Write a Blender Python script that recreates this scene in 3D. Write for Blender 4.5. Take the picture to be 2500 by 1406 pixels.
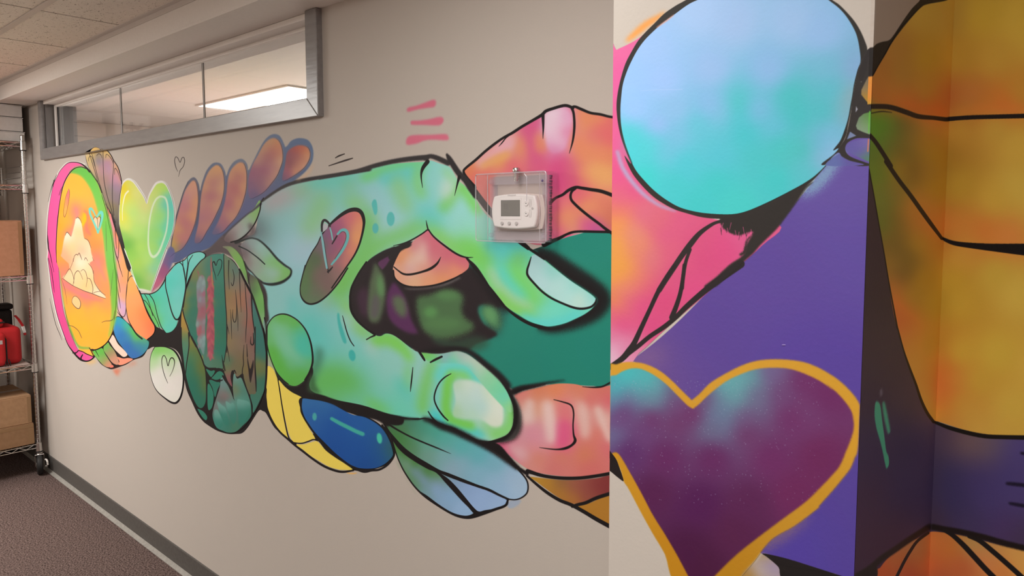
# A painted office wall: camera, lights, structure, the mural, then the things in the room.
import bpy, bmesh, math, random
import numpy as np
from mathutils import Vector, Matrix
from mathutils.geometry import delaunay_2d_cdt

for _o in list(bpy.data.objects):
    bpy.data.objects.remove(_o, do_unlink=True)
SCN = bpy.context.scene
COL = SCN.collection
# ---------------------------------------------------------------- camera geometry shared by everything
F_PX, CX, CY, CAM_H = 1709.0, 1250.0, 645.0, 1.65
YAW, PITCH, ROLL = math.radians(41.18), math.radians(4.35), math.radians(-0.11)
def _rot(y, p, r):
    cy, sy, cp, sp, cr, sr = math.cos(y), math.sin(y), math.cos(p), math.sin(p), math.cos(r), math.sin(r)
    ry = np.array([[cy, 0, sy], [0, 1, 0], [-sy, 0, cy]])
    rx = np.array([[1, 0, 0], [0, cp, -sp], [0, sp, cp]])
    rz = np.array([[cr, -sr, 0], [sr, cr, 0], [0, 0, 1]])
    return rz @ rx @ ry
ROT = _rot(YAW, PITCH, ROLL)
def rays(px):
    px = np.asarray(px, float).reshape(-1, 2)
    d = np.stack([(px[:, 0] - CX) / F_PX, (px[:, 1] - CY) / F_PX, np.ones(len(px))], 1) @ ROT
    return np.stack([d[:, 0], d[:, 2], -d[:, 1]], 1)
def on_plane(px, axis, value):                     # photo pixels -> points of a plane x/y/z = value
    d = rays(px)
    c = np.array([0, 0, CAM_H])
    t = (value - c[axis]) / d[:, axis]
    return c + d * t[:, None]
def to_photo(p):
    p = np.asarray(p, float).reshape(-1, 3) - np.array([0, 0, CAM_H])
    v = np.stack([p[:, 0], -p[:, 2], p[:, 1]], 1) @ ROT.T
    return np.stack([CX + F_PX * v[:, 0] / v[:, 2], CY + F_PX * v[:, 1] / v[:, 2]], 1)

# ---------------------------------------------------------------- the wall painting, laid on in wall units
RNG = np.random.default_rng(7)
TUNE = [1.0, 1.0]                                        # saturation and lightness of the pigments in use
def hexc(h):
    h = h.lstrip('#')
    c = np.array([int(h[i:i + 2], 16) / 255 for i in (0, 2, 4)], np.float32)
    y = float(c @ np.array([0.3, 0.59, 0.11]))
    k = min(max((y - 0.12) / 0.25, 0), 1)
    return np.clip((y + (c - y) * (1 + (TUNE[0] - 1) * k)) * (1 + (TUNE[1] - 1) * k), 0, 0.985).astype(np.float32)
def lin(c):
    c = np.asarray(c, np.float32)
    return np.where(c <= 0.04045, c / 12.92, ((c + 0.055) / 1.055) ** 2.4)
def srgb(c):
    c = np.clip(c, 0, 1)
    return np.where(c <= 0.0031308, c * 12.92, 1.055 * c ** (1 / 2.4) - 0.055)

class Canvas:
    """One flat wall face: axis 1 = a plane y=const (u runs along x), axis 0 = a plane x=const (u runs along y)."""
    def __init__(s, name, axis, value, u0, u1, z0, z1, dens, base):
        s.name, s.axis, s.value, s.u0, s.u1, s.z0, s.z1, s.dens = name, axis, value, u0, u1, z0, z1, dens
        s.w, s.h = int(round((u1 - u0) * dens)), int(round((z1 - z0) * dens))
        s.img = np.empty((s.h, s.w, 3), np.float32)
        s.img[:] = hexc(base)
        s.base = base
    def tex(s, px):
        p = on_plane(px, s.axis, s.value)
        return np.stack([(p[:, 1 - s.axis] - s.u0) * s.dens, (p[:, 2] - s.z0) * s.dens], 1)
    def photo(s, t):
        u, z = t[:, 0] / s.dens + s.u0, t[:, 1] / s.dens + s.z0
        v = np.full_like(u, s.value)
        return to_photo(np.stack([u, v, z] if s.axis == 1 else [v, u, z], 1))

def spline(p, closed, n=5):
    p = np.asarray(p, float)
    m = len(p)
    if m < 3:
        return p
    if closed:
        a, b, c, d = np.roll(p, 1, 0), p, np.roll(p, -1, 0), np.roll(p, -2, 0)
    else:
        q = np.vstack([2 * p[0] - p[1], p, 2 * p[-1] - p[-2]])
        a, b, c, d = q[:-3], q[1:-2], q[2:-1], q[3:]
    t = np.arange(n)[:, None, None] / n
    r = 0.5 * (2 * b + (c - a) * t + (2 * a - 5 * b + 4 * c - d) * t ** 2 + (3 * b - a - 3 * c + d) * t ** 3)
    r = r.transpose(1, 0, 2).reshape(-1, p.shape[1])
    return r if closed else np.vstack([r, p[-1:]])

def raster(poly, w, h, pad=0):
    """Anti-aliased coverage of a polygon (non-zero winding); returns x0, y0, mask."""
    SS = 3
    x0, y0 = int(max(0, math.floor(poly[:, 0].min()) - pad)), int(max(0, math.floor(poly[:, 1].min()) - pad))
    x1, y1 = int(min(w, math.ceil(poly[:, 0].max()) + pad + 1)), int(min(h, math.ceil(poly[:, 1].max()) + pad + 1))
    if x1 <= x0 or y1 <= y0:
        return None
    W, H = x1 - x0, (y1 - y0) * SS
    a = poly - [x0, y0]
    a = np.stack([a[:, 0], a[:, 1] * SS], 1)
    b = np.roll(a, -1, 0)
    D = np.zeros((H, W + 2), np.float32)
    rows, xs, sg = [], [], []
    for (ax, ay), (bx, by) in zip(a, b):
        if ay == by:
            continue
        s = 1.0
        if ay > by:
            ax, ay, bx, by, s = bx, by, ax, ay, -1.0
        r0, r1 = max(0, math.ceil(ay - 0.5)), min(H - 1, math.ceil(by - 0.5) - 1)
        if r1 < r0:
            continue
        r = np.arange(r0, r1 + 1)
        rows.append(r)
        xs.append(ax + (r + 0.5 - ay) * (bx - ax) / (by - ay))
        sg.append(np.full(len(r), s))
    if not rows:
        return None
    r, x, s = np.concatenate(rows), np.clip(np.concatenate(xs), 0, W), np.concatenate(sg)
    i = np.floor(x).astype(int)
    f = x - i
    np.add.at(D, (r, i), s * (1 - f))
    np.add.at(D, (r, i + 1), s * f)
    m = np.clip(np.abs(np.cumsum(D, 1)[:, :W]), 0, 1)
    return x0, y0, m.reshape(-1, SS, W).mean(1)

def box1(m, r, axis):
    r = int(r)
    if r < 1:
        return m
    m = np.moveaxis(m, axis, 0)
    n = m.shape[0]
    c = np.concatenate([np.zeros((1,) + m.shape[1:], np.float32), np.cumsum(m, 0, dtype=np.float32)], 0)
    i = np.arange(n)
    hi, lo = np.minimum(i + r + 1, n), np.maximum(i - r, 0)
    return np.moveaxis((c[hi] - c[lo]) / (2 * r + 1), 0, axis)

def box1e(g, r, axis):                                # the same with repeated edges
    r = int(min(r, g.shape[axis]))
    if r < 1:
        return g
    p = [(0, 0)] * g.ndim
    p[axis] = (r, r)
    q = box1(np.pad(g, p, mode='edge'), r, axis)
    return np.take(q, np.arange(r, r + g.shape[axis]), axis)

def grain(m, k):
    n = RNG.random(m.shape, np.float32) + RNG.random(m.shape, np.float32) - 1.0
    return np.clip(m + n * k * 4 * m * (1 - m), 0, 1)

CUR = []                                             # canvases being painted
SC = [0.0, 0.0, 1.0]                                 # offset and scale of the coordinates in the next calls
def at(x0, y0, s):
    SC[:] = [x0, y0, s]
def pts(t):
    """'x,y[,w] ...' in local units, or a list of already converted arrays."""
    if isinstance(t, np.ndarray):
        return t
    if isinstance(t, (list, tuple)):
        return np.vstack([pts(q) if isinstance(q, str) else q for q in t])
    r = [[float(v) for v in q.split(',')] for q in t.split()]
    a = np.array(r)
    a[:, 0] = SC[0] + a[:, 0] / SC[2]
    a[:, 1] = SC[1] + a[:, 1] / SC[2]
    if a.shape[1] > 2:
        a[:, 2] /= SC[2]
    return a
def fld(t):
    """'x,y,hex ...' -> samples of an airbrushed colour field."""
    if isinstance(t, (list, tuple)):
        q = [fld(v) if isinstance(v, str) else v for v in t]
        return np.vstack([v[0] for v in q]), np.vstack([v[1] for v in q])
    p, c = [], []
    for q in t.replace('#', '').split():
        x, y, h = q.split(',')
        p.append([SC[0] + float(x) / SC[2], SC[1] + float(y) / SC[2]])
        c.append(hexc(h))
    return np.array(p, np.float32), np.array(c, np.float32)

def colour_field(cv, x0, y0, w, h, field):
    P, C = field
    dd = ((P[:, None] - P[None]) ** 2).sum(2)
    np.fill_diagonal(dd, 1e9)
    s2 = np.median(dd.min(1)) * 0.5 if len(P) > 2 else 400.0
    k = 7
    gw, gh = w // k + 2, h // k + 2
    gx, gy = np.meshgrid(np.arange(gw) * k + x0, np.arange(gh) * k + y0)
    q = cv.photo(np.stack([gx.ravel(), gy.ravel()], 1).astype(float)).astype(np.float32)
    out = np.zeros((len(q), 3), np.float32)
    for i in range(0, len(q), 20000):
        d2 = ((q[i:i + 20000, None, :] - P[None]) ** 2).sum(2) + s2
        wt = d2 ** -2.0
        out[i:i + 20000] = (wt @ C) / wt.sum(1, keepdims=True)
    g = out.reshape(gh, gw, 3)
    if len(P) > 2:                                    # airbrush: melt the samples into each other
        e = cv.photo(np.array([[x0, y0], [x0 + k * gw, y0], [x0, y0 + k * gh]], float) + [w / 2, h / 2])
        px_x, px_y = np.hypot(*(e[1] - e[0])) / gw, np.hypot(*(e[2] - e[0])) / gh
        r = math.sqrt(np.median(dd.min(1))) * 0.27
        for _ in range(2):
            g = box1e(box1e(g, round(r / px_x), 1), round(r / px_y), 0)
    fx, fy = np.arange(w) / k, np.arange(h) / k
    ix, iy = fx.astype(int), fy.astype(int)
    tx, ty = (fx - ix)[None, :, None].astype(np.float32), (fy - iy)[:, None, None].astype(np.float32)
    a = g[iy][:, ix] * (1 - tx) + g[iy][:, ix + 1] * tx
    b = g[iy + 1][:, ix] * (1 - tx) + g[iy + 1][:, ix + 1] * tx
    return a * (1 - ty) + b * ty

CLIP = [None]                                            # keep the next strokes inside this outline
_CLIPS = {}
def clip_mask(cv):
    k = (id(cv), id(CLIP[0]))
    if k not in _CLIPS:
        r = raster(cv.tex(CLIP[0]), cv.w, cv.h, 1)
        m = np.zeros((cv.h, cv.w), np.float32)
        if r:
            m[r[1]:r[1] + r[2].shape[0], r[0]:r[0] + r[2].shape[1]] = r[2]
        _CLIPS[k] = m
    return _CLIPS[k]

def paint(poly, col, soft=0.0, a=1.0, noise=None):
    """Lay a polygon (photo pixels of the wall it is on) onto the canvases; soft = spray radius in the same units."""
    for cv in CUR:
        t = cv.tex(poly)
        if not np.isfinite(t).all() or np.abs(t).max() > 1e5:
            continue
        rx = ry = 0
        if soft > 0:
            c = poly.mean(0)
            j = cv.tex(np.array([c - [4, 0], c + [4, 0], c - [0, 4], c + [0, 4]]))
            rx, ry = max(1.0, abs(j[1, 0] - j[0, 0]) / 8 * soft), max(1.0, abs(j[3, 1] - j[2, 1]) / 8 * soft)
        r = raster(t, cv.w, cv.h, int(max(rx, ry) * 3) + 2 if soft else 1)
        if r is None:
            continue
        x0, y0, m = r
        if soft > 0:
            for _ in range(3):
                m = box1(box1(m, round(rx), 1), round(ry), 0)
            m = grain(m, 0.22 if noise is None else noise)
        h, w = m.shape
        if CLIP[0] is not None:
            m = m * clip_mask(cv)[y0:y0 + h, x0:x0 + w]
        m = (m * a)[..., None]
        v = cv.img[y0:y0 + h, x0:x0 + w]
        c = colour_field(cv, x0, y0, w, h, col) if isinstance(col, tuple) else col
        v += (c - v) * m

def fill(t, col, soft=0.0, a=1.0, sharp=False, noise=None):
    p = pts(t)[:, :2]
    if not sharp:
        p = spline(p, True)
    if isinstance(col, str):
        col = fld(col) if ',' in col else hexc(col)
    paint(p, col, soft / SC[2] if soft else 0.0, a, noise)
    return p

def line(t, w=None, col='1e191a', soft=0.0, a=1.0, closed=False, noise=None):
    p = pts(t)
    if p.shape[1] == 2:
        p = np.hstack([p, np.full((len(p), 1), (w or 10) / SC[2])])
    p = spline(p, closed, 6)
    if closed:
        p = np.vstack([p, p[:1]])
    d = np.gradient(p[:, :2], axis=0)
    d /= np.maximum(np.hypot(d[:, 0], d[:, 1])[:, None], 1e-6)
    n = np.stack([-d[:, 1], d[:, 0]], 1)
    r = np.maximum(p[:, 2:3], 0.3) / 2
    L, R = p[:, :2] + n * r, p[:, :2] - n * r
    an = np.linspace(0, math.pi, 7)[1:-1]
    def cap(c, d, n, r):
        return np.array([c + (n * math.cos(q) + d * math.sin(q)) * r for q in an])
    e = cap(p[-1, :2], d[-1], n[-1], r[-1, 0])
    s = cap(p[0, :2], -d[0], -n[0], r[0, 0])
    if closed:                                           # a ring: draw it in short overlapping runs
        for i in range(0, len(p) - 1, 12):
            j = min(i + 13, len(p))
            paint(np.vstack([L[i:j], R[i:j][::-1]]), hexc(col), soft / SC[2] if soft else 0.0, a, noise)
    else:
        paint(np.vstack([L, e, R[::-1], s]), hexc(col), soft / SC[2] if soft else 0.0, a, noise)

def under(t, w, col='1d1819'):
    p = pts(t)[:, :2]
    q = spline(p, True, 3)
    line(np.hstack([q, np.full((len(q), 1), w / SC[2])]), col=col, closed=True)

def oval(x, y, rx, ry, col, soft=0.0, a=1.0, rot=0.0, noise=None):
    q = np.linspace(0, 2 * math.pi, 28, endpoint=False)
    c, s = math.cos(math.radians(rot)), math.sin(math.radians(rot))
    ex, ey = rx * np.cos(q), ry * np.sin(q)
    p = np.stack([SC[0] + (x + ex * c - ey * s) / SC[2], SC[1] + (y + ex * s + ey * c) / SC[2]], 1)
    if isinstance(col, str):
        col = fld(col) if ',' in col else hexc(col)
    paint(p, col, soft / SC[2] if soft else 0.0, a, noise)
    return p
MOTIFS = []                                              # (wall, name, outline) of the figures that are told apart
def motif(wall, name, outline):
    MOTIFS.append((wall, name, outline))
# ---------------------------------------------------------------- camera
_cam = bpy.data.cameras.new('camera')
CAM = bpy.data.objects.new('camera', _cam)
COL.objects.link(CAM)
_cam.sensor_width, _cam.lens = 36.0, 36.0 * F_PX / 2500.0
_cam.shift_y = -(703.0 - CY) / 2500.0
_cam.clip_start, _cam.clip_end = 0.02, 60
def _world(v):
    return Vector((v[0], v[2], -v[1]))
_r, _u, _f = _world(ROT[0]), -_world(ROT[1]), _world(ROT[2])
CAM.matrix_world = Matrix(((_r.x, _u.x, -_f.x, 0), (_r.y, _u.y, -_f.y, 0), (_r.z, _u.z, -_f.z, CAM_H), (0, 0, 0, 1)))
SCN.camera = CAM

# ---------------------------------------------------------------- world, exposure, ceiling lights, fill lamp
W_ = bpy.data.worlds.new('world')
SCN.world = W_
W_.use_nodes = True
W_.node_tree.nodes['Background'].inputs[0].default_value = (1.0, 0.9, 0.8, 1)
W_.node_tree.nodes['Background'].inputs[1].default_value = 0.02
SCN.view_settings.view_transform = 'Standard'
SCN.view_settings.look = 'None'
SCN.view_settings.gamma = 1.0
SCN.view_settings.use_curve_mapping = False
SCN.view_settings.exposure = 0.14
SCN.cycles.transparent_max_bounces = 32
LIGHT_COL = (1.0, 0.985, 0.95)
def troffer_or_fill_light(name, x, y, z, sx, sy, watt, col=LIGHT_COL):
    l = bpy.data.lights.new(name, 'AREA')
    l.shape, l.size, l.size_y, l.energy, l.color = 'RECTANGLE', sx, sy, watt, col
    o = bpy.data.objects.new(name, l)
    o.location = (x, y, z)
    COL.objects.link(o)
    return o
CEIL = 2.405
troffer_or_fill_light('light_over_rack', -5.245, -0.98, CEIL - 0.012, 0.56, 1.16, 62)
troffer_or_fill_light('light_middle', -4.32, -0.37, CEIL - 0.012, 0.56, 1.16, 52)
troffer_or_fill_light('light_by_pier', -0.97, 0.12, CEIL - 0.012, 0.56, 1.16, 20)
troffer_or_fill_light('fill_light_behind', 0.245, -0.98, CEIL - 0.012, 0.56, 1.16, 43)  # unseen fill lamp, added for ambient light and to brighten the recess
troffer_or_fill_light('light_next_room', -4.42, 2.485, CEIL - 0.02, 1.16, 0.28, 105, (1.0, 1.01, 1.06))
# ---------------------------------------------------------------- paint on the long left wall
BK = '1d1819'
def Z(n):                                             # local drawing frames: x offset, y offset, scale
    at(*{'Z1': (100, 340, 4.6867), 'Z2': (100, 630, 4.6867), 'Z3': (270, 360, 4.6867), 'Z4': (280, 600, 3.515), 'Z5': (400, 320, 4.394),
         'Z6': (420, 580, 5.02), 'Z7': (420, 800, 5.02), 'Z8': (600, 400, 4.6867), 'Y1': (640, 650, 4.686), 'Y2': (640, 900, 5.02),
         'Y3': (780, 340, 4.395), 'Y4': (840, 560, 4.395), 'Y5': (1120, 560, 4.394), 'Y6': (900, 800, 4.395), 'Y7': (920, 1000, 4.848),
         'Y8': (1180, 880, 3.43), 'X1': (960, 220, 4.464), 'X2': (1300, 420, 7.03), 'P1': (1450, 0, 3.515), 'P2': (1450, 350, 4.017),
         'P3': (1450, 650, 3.515), 'P4': (1450, 1000, 3.463), 'R1': (2000, 0, 3.516), 'R2': (2000, 400, 3.516), 'R3': (2000, 800, 4.686),
         'R4': (2000, 1100, 4.594), 'PX': (0, 0, 1)}[n])
def zp(n, t):
    Z(n)
    return pts(t)[:, :2]
def zf(n, t):
    Z(n)
    return fld(t)
def zfs(*a):
    r = [zf(a[i], a[i + 1]) for i in range(0, len(a), 2)]
    return np.vstack([v[0] for v in r]), np.vstack([v[1] for v in r])

def paint_left():
    W = 'wall_left'
    TUNE[:] = [1.04, 1.0]
    # teal ground behind the two hands and its dark hollow
    Z('PX')
    BGP = fill('1334,598 1400,575 1500,565 1510,700 1510,935 1450,942 1380,938 1300,940 1255,952 1200,905 1150,872 1080,842 1000,850 930,830 880,790 858,720 870,650 920,612 1010,590 1100,640 1200,640', zf('PX', '1450,620,2a8676 1450,700,29846f 1450,850,268070 1350,880,268070 1250,800,2c8270 1300,900,287e6e'))
    motif(W, 'painted_background', BGP)
    Z('Y4')
    fill('60,720 80,620 150,480 240,340 400,240 540,180 700,130 900,200 1340,400 1420,470 1560,650 1680,790 1640,840 1500,800 1440,860 1500,1010 1640,1110 1580,1170 1420,1230 1340,1290 1250,1300 1180,1305 1050,1340 820,1330 700,1260 560,1170 450,1120 380,1150 250,1090 130,970 75,870', '2b2325', soft=9)
    fill('960,1130 1150,1190 1400,1140 1560,1200 1480,1290 1300,1310 1100,1270 960,1200', '36503e', soft=26, a=.7)
    fill('140,700 230,620 280,760 260,930 180,900', '4a2f42', soft=22, a=.8)
    fill('370,350 500,280 490,330 420,425 390,410', '5e3658', soft=4)
    fill('540,570 600,640 650,720 690,850 720,960 770,1060 790,1115 690,1110 560,1040 480,940 455,800 462,700 500,610', '5a2f57', soft=14)
    fill('330,360 380,420 430,520 442,640 432,800 392,950 350,1000 275,980 252,850 262,700 280,550 310,430', '5b6a50', soft=16, a=.95, noise=.4)
    fill('300,760 350,700 380,800 360,930 290,940', '655464', soft=18, a=.6)
    fill('372,480 420,560 428,680 392,725 352,610', '66955e', soft=20, a=.85, noise=.4)
    fill('520,740 580,710 640,740 672,850 660,930 600,930 540,850', '5f6a53', soft=20, noise=.5)
    fill('790,730 900,705 1000,670 1120,640 1250,680 1285,750 1260,850 1300,950 1385,1010 1375,1080 1250,1140 1080,1175 950,1150 850,1080 800,950 780,850', '4f6d49', soft=22, noise=.5)
    oval(930, 890, 75, 65, '5f9457', soft=22, a=.85)
    oval(1110, 710, 120, 50, '5a8453', soft=22, a=.8)
    oval(1060, 1010, 200, 70, '587f50', soft=26, a=.8)
    CLIP[0] = BGP
    line('1330,520,150 1450,640,150 1560,790,150 1630,900,130 1590,1060,120', col='2b2325', soft=44)
    CLIP[0] = None
    fill('1480,840 1560,815 1640,860 1680,960 1660,1080 1600,1050 1510,980 1470,900', '50805a', soft=26, noise=.5)
    fill('1500,860 1580,840 1630,920 1610,1010 1540,960', '6a9e66', soft=24, a=.7, noise=.5)
    # red orange ring of the upper hand
    X = fill([zp('X1', '770,890 800,850 900,760 1000,670 1100,590 1200,520 1300,470 1400,400 1520,330 1620,280 1700,220 1850,175 1900,175 1960,195 2050,205 2150,245 2300,285 2440,300 2700,330'),
              zp('X2', '1700,430 1700,1250 1385,1080 1310,1030 1000,1030 750,1020 600,1060 450,1140 280,1220 100,1250'), zp('PX', '1290,592 1262,572 1205,512 1160,462')],
             zfs('X1', '850,880,dc8058 950,800,dca07c 1050,760,dc9868 1000,700,dc98a0 1150,640,dca0a8 1280,580,dca8ac 1150,750,dc9858 1380,600,d88c68 1500,430,cc5880 1570,330,cc5480 1480,550,d06c80 1600,600,d88468 1560,750,cc5c7c 1450,700,d47c70 1900,250,d888b0 1750,250,e0c4d0 1720,400,e0bccc 1850,350,dcb4c8 1780,550,dcb0c4 1690,330,e0c0cc 1700,480,dcb8c4 1900,420,d87890 1880,600,d488a8 1750,700,d078a0 2050,240,dc8470 2100,320,dc8c60 2050,400,dc8c6c 2250,350,dc7868 2350,330,dc706c 2400,500,dc6c6c 2200,500,d87870 2000,600,dc8464 2100,700,dc8c64 2350,700,dc8464 2250,850,e09c64 2300,950,e0a468 2100,850,d87c6c 1950,850,d06c78 1850,800,d05c80 1800,1000,cc4c7c 1950,950,d0587c 1000,880,d87068 1300,830,d46870 1600,850,cc5878 900,950,d86e6c 1200,980,d46c74',
                 'X2', '450,80,c84c78 700,180,cc5078 450,300,cc4c7c 600,60,d06878 850,60,e08c6c 1050,130,e0986c 1250,200,e09c70 1300,300,dc8c70 450,500,d86c7c 550,550,dc7c78 600,700,e09068 500,800,e09468 650,850,dc9068 700,950,d88c78 450,950,d87878 380,600,cc4c7c 370,850,cc4c7c 400,1050,d05c84 900,920,d06088 1050,930,c05090 1150,980,b85c94 800,450,dc7470 900,350,dc6c74 1000,550,e09068 900,600,e09468 1150,700,d88464 1250,500,d87c68 1300,850,cc7458 1350,700,cc7460 760,400,d86478'))
    motif(W, 'painted_pink_finger', X)
    CLIP[0] = X
    Z('X1')
    for t, w, c, so in (('960,790 1100,690 1250,590 1310,565', 80, 'dea4ac', 18), ('980,825 1120,750 1250,700', 60, 'dea064', 18), ('1500,400 1480,560 1560,760', 110, 'ce5a82', 34), ('1380,560 1390,680', 70, 'da8c68', 26), ('1590,500 1610,640', 60, 'da8866', 24),
                        ('1780,820 1780,1000', 150, 'ce4e7e', 40), ('2050,230 2100,300 2280,330', 60, 'de8c66', 24), ('2000,560 2100,680 2350,700', 120, 'de8a66', 40), ('2150,860 2300,930 2450,960', 120, 'e2a46a', 34), ('2300,430 2400,560', 100, 'dc6c6e', 36)):
        line(t, w * 1.25, c, soft=so * 1.5, a=.9, noise=.1)
    fill('1655,300 1680,252 1800,215 1870,200 1930,250 1957,330 1940,420 1900,560 1860,650 1760,685 1690,640 1662,520 1650,400', '1720,400,e2c2d0 1750,260,e4c8d4 1850,350,e0b8cc 1780,550,deb4c8 1900,300,dc9cbc 1900,450,da88a8 1760,660,d284a8 1690,330,e2c4d0', soft=14)
    CLIP[0] = None
    # spray shade around the index finger, laid before the hand
    Z('Y5')
    CLIP[0] = BGP
    line('700,130,60 860,215,70 1010,300,120 1210,440,140 1420,580,140 1540,680,130 1570,770,130 1520,860,130 1430,935,120 1300,1000,100 1150,1050,80 1000,1080,60 860,1065,30', col='1f1b1c', soft=26, a=.97)
    CLIP[0] = None
    line('860,245,30 1000,345,60 1200,495,70 1400,625,70 1500,710,60 1520,770,60 1480,840,60 1400,905,60 1290,965,50 1150,1030,40 1000,1066,40 860,1055,30', col='1f1b1c', soft=9)
    line('110,310,60 200,430,110 290,570,110 370,690,100 440,790,80 520,870,50', col='231d1f', soft=24)
    # green hand and forearm
    hand = [zp('Z8', '150,560 185,440 230,400 340,320 480,250 620,215 800,185 1000,150 1200,115'),
            zp('Y3', '0,440 200,400 400,350 600,295 800,262 1000,248 1110,243 1190,228 1290,260 1400,300 1480,430 1560,500 1660,610 1780,800'),
            zp('Y5', '560,60 700,160 850,270 1000,390 1200,550 1400,680 1470,745 1468,790 1430,850 1350,910 1250,960 1130,1010 980,1040 870,1025 750,980 650,920 540,850 440,760 360,650 280,520 190,390 95,310'),
            zp('Y4', '1200,250 1060,140 960,60 905,0'), zp('Y3', '1150,965 1100,1010 1000,1070 880,1130 700,1190 560,1270 480,1350 420,1406'),
            zp('Y4', '230,340 150,480 80,620 60,720 70,860 130,970 230,1070 330,1130 390,1145 450,1118 520,1130 600,1180 700,1260 790,1320'),
            zp('Y6', '480,240 560,268 700,280 800,275 900,255 980,255 1080,295 1200,385 1330,495 1430,600 1500,720 1550,860 1555,960 1540,1060 1490,1140 1400,1185 1270,1220 1200,1215 1080,1160 960,1110 800,1045 700,990 600,965 490,980 380,960 200,920 0,850'),
            zp('Y2', '1600,570 1400,500 1200,440 900,380 650,300'), zp('Y1', '520,1370 350,1300 60,1000 45,700 30,400 0,200'), zp('Z8', '60,1300 0,1150 0,860 100,790')]
    for q in (zp('Y2', '480,330 620,300 760,345 900,395 1100,440 1300,490 1500,555 1700,600'), zp('Y6', '0,880 200,940 400,975 600,975 700,1005 800,1060 960,1125 1080,1175 1200,1230 1280,1235 1410,1200 1500,1150 1555,1070 1575,960 1565,850 1510,700 1440,590')):
        SC[:] = [0, 0, 1]
        line(np.hstack([q, np.full((len(q), 1), 13.0)]), col=BK, soft=1.5)
    TUNE[:] = [1.12, 1.085]
    H = fill(hand, zfs(
        'Z8', '300,600,88b8b8 600,950,9abec8 600,450,90bab4 150,700,7c9494',
        'Y3', '250,480,7cbcb4 600,650,96bec2 1250,450,90c2bc 1500,750,96c6c2 1150,750,7cbcb8 800,900,9ac0c6 950,400,74c0b0',
        'Y5', '500,300,60b8b0 1000,900,6cc0b0 700,700,80bc80 100,120,8cc4a8',
        'Y1', '250,400,8ab8b6 700,600,7ab6b2 700,900,68b6b0 1100,1050,74bab2 1000,700,8ebab8 1400,1050,8ebcb2 1200,1300,76baaa 200,1000,70b0a0',
        'Y6', '200,400,8ebab2 350,800,68bca4 520,500,96bab6 700,700,76bab2 1200,800,aac6be 1000,350,94bca8 1300,550,8cc09c',
        'Y2', '900,200,66aa62 1150,200,6ab2a2'))
    CLIP[0] = H
    def S(*a):
        for t, w, c, so in a:
            line(t, w * 1.5, c, soft=so * 2.3, a=.95, noise=.1)
    Z('Z8')
    S(('250,470 380,390 520,335', 110, 'b2969a', 36), ('900,640 820,760 700,950 620,1050', 130, 'a2b6c2', 40), ('880,400 860,520 780,640 730,760', 110, '86ba7a', 36),
      ('720,240 900,212 1050,200 1200,170', 60, '6cbeae', 20), ('130,690 150,800', 110, '5c686c', 34), ('1390,650 1390,850 1330,1050 1220,1250 1100,1400', 130, '74b260', 34), ('600,300 700,300', 90, '8eb090', 30))
    Z('Y3')
    S(('480,410 700,330 900,285 1090,268', 62, '70c274', 18), ('700,425 1000,355', 80, '66bcba', 20), ('840,440 850,540 900,640 940,740', 80, '8aba7e', 26), ('1060,340 1050,470 1100,600', 56, '80be70', 18),
      ('1500,490 1440,590 1330,740', 74, '78ba68', 18), ('1540,520 1610,620 1700,760', 66, '78be5c', 16), ('1395,460 1355,580', 80, 'bfcabe', 22), ('1350,330 1440,440', 40, '92c28c', 16),
      ('1090,920 950,1000 800,1060 650,1130 480,1260 400,1370', 104, '78b666', 26), ('1190,940 1320,1080 1450,1165 1650,1210 1750,1260', 100, '80ba64', 24), ('300,510 340,510', 80, '86b68e', 26),
      ('330,680 430,690', 90, '86ba78', 26), ('480,780 500,900 470,1050 420,1200 350,1350', 70, '78b670', 22), ('1250,860 1130,800', 90, '62bab4', 30))
    Z('Y1')
    S(('960,60 920,200 860,300 830,330', 130, '74b25c', 34), ('950,420 1000,560 1080,680 1200,775', 76, '84ba68', 22), ('1300,855 1450,845 1580,905', 70, '7cba5c', 20), ('620,1340 750,1275 900,1275 1050,1350', 170, '64aa58', 40),
      ('340,380 370,480 330,560', 56, '68b6b2', 22), ('500,620 600,720 620,850', 110, '60b6ae', 34), ('700,420 760,400', 70, '90aa94', 26), ('1230,920 1260,960', 70, 'aabcb4', 24), ('960,560 1010,660', 60, '9abcc0', 22),
      ('655,960 640,1080 600,1180 550,1290', 46, '3a6450', 16))
    Z('Y6')
    S(('80,130 200,108 300,165 400,260 440,330', 60, '7abe5c', 15), ('430,420 412,560 402,660', 46, '7aba7c', 16), ('330,580 350,650 430,720', 60, '60b6aa', 22), ('690,400 650,500 605,650 580,800 580,880', 70, '76b65c', 18),
      ('0,800 100,850 180,895', 70, '6eb664', 22), ('760,520 850,430 1000,425 1100,480 1200,545', 84, '60c2ba', 20), ('955,290 1100,340 1230,440 1350,565', 56, 'b2beb2', 15), ('1390,640 1470,760 1490,850', 50, '66beb0', 16),
      ('700,925 800,1005 950,1060 1100,1112 1220,1145', 56, '46b6b6', 14), ('1545,870 1530,1000 1480,1100 1350,1148', 76, '7abe64', 15), ('885,520 850,600 840,720 830,850 862,960 960,1012 1100,1050', 66, '74ba54', 11), ('890,508 1000,500 1060,540', 44, '7ebe60', 14),
      ('1240,1060 1420,1080', 70, '84bc78', 22))
    fill('915,590 1050,558 1200,600 1350,680 1425,780 1445,900 1430,1040 1330,1062 1200,985 1000,975 905,935 932,780', '950,620,aac2aa 950,720,b6cac2 1050,620,c2cec2 1150,720,b6cac6 1300,690,c2ceba 1390,770,ced2c2 1385,900,ced2c6 1200,850,aac6c2 1050,850,aec6be 1350,1000,cacebe 1100,940,aac6b2 940,900,a0c09c', soft=10, noise=.1)
    Z('Y5')
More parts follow.
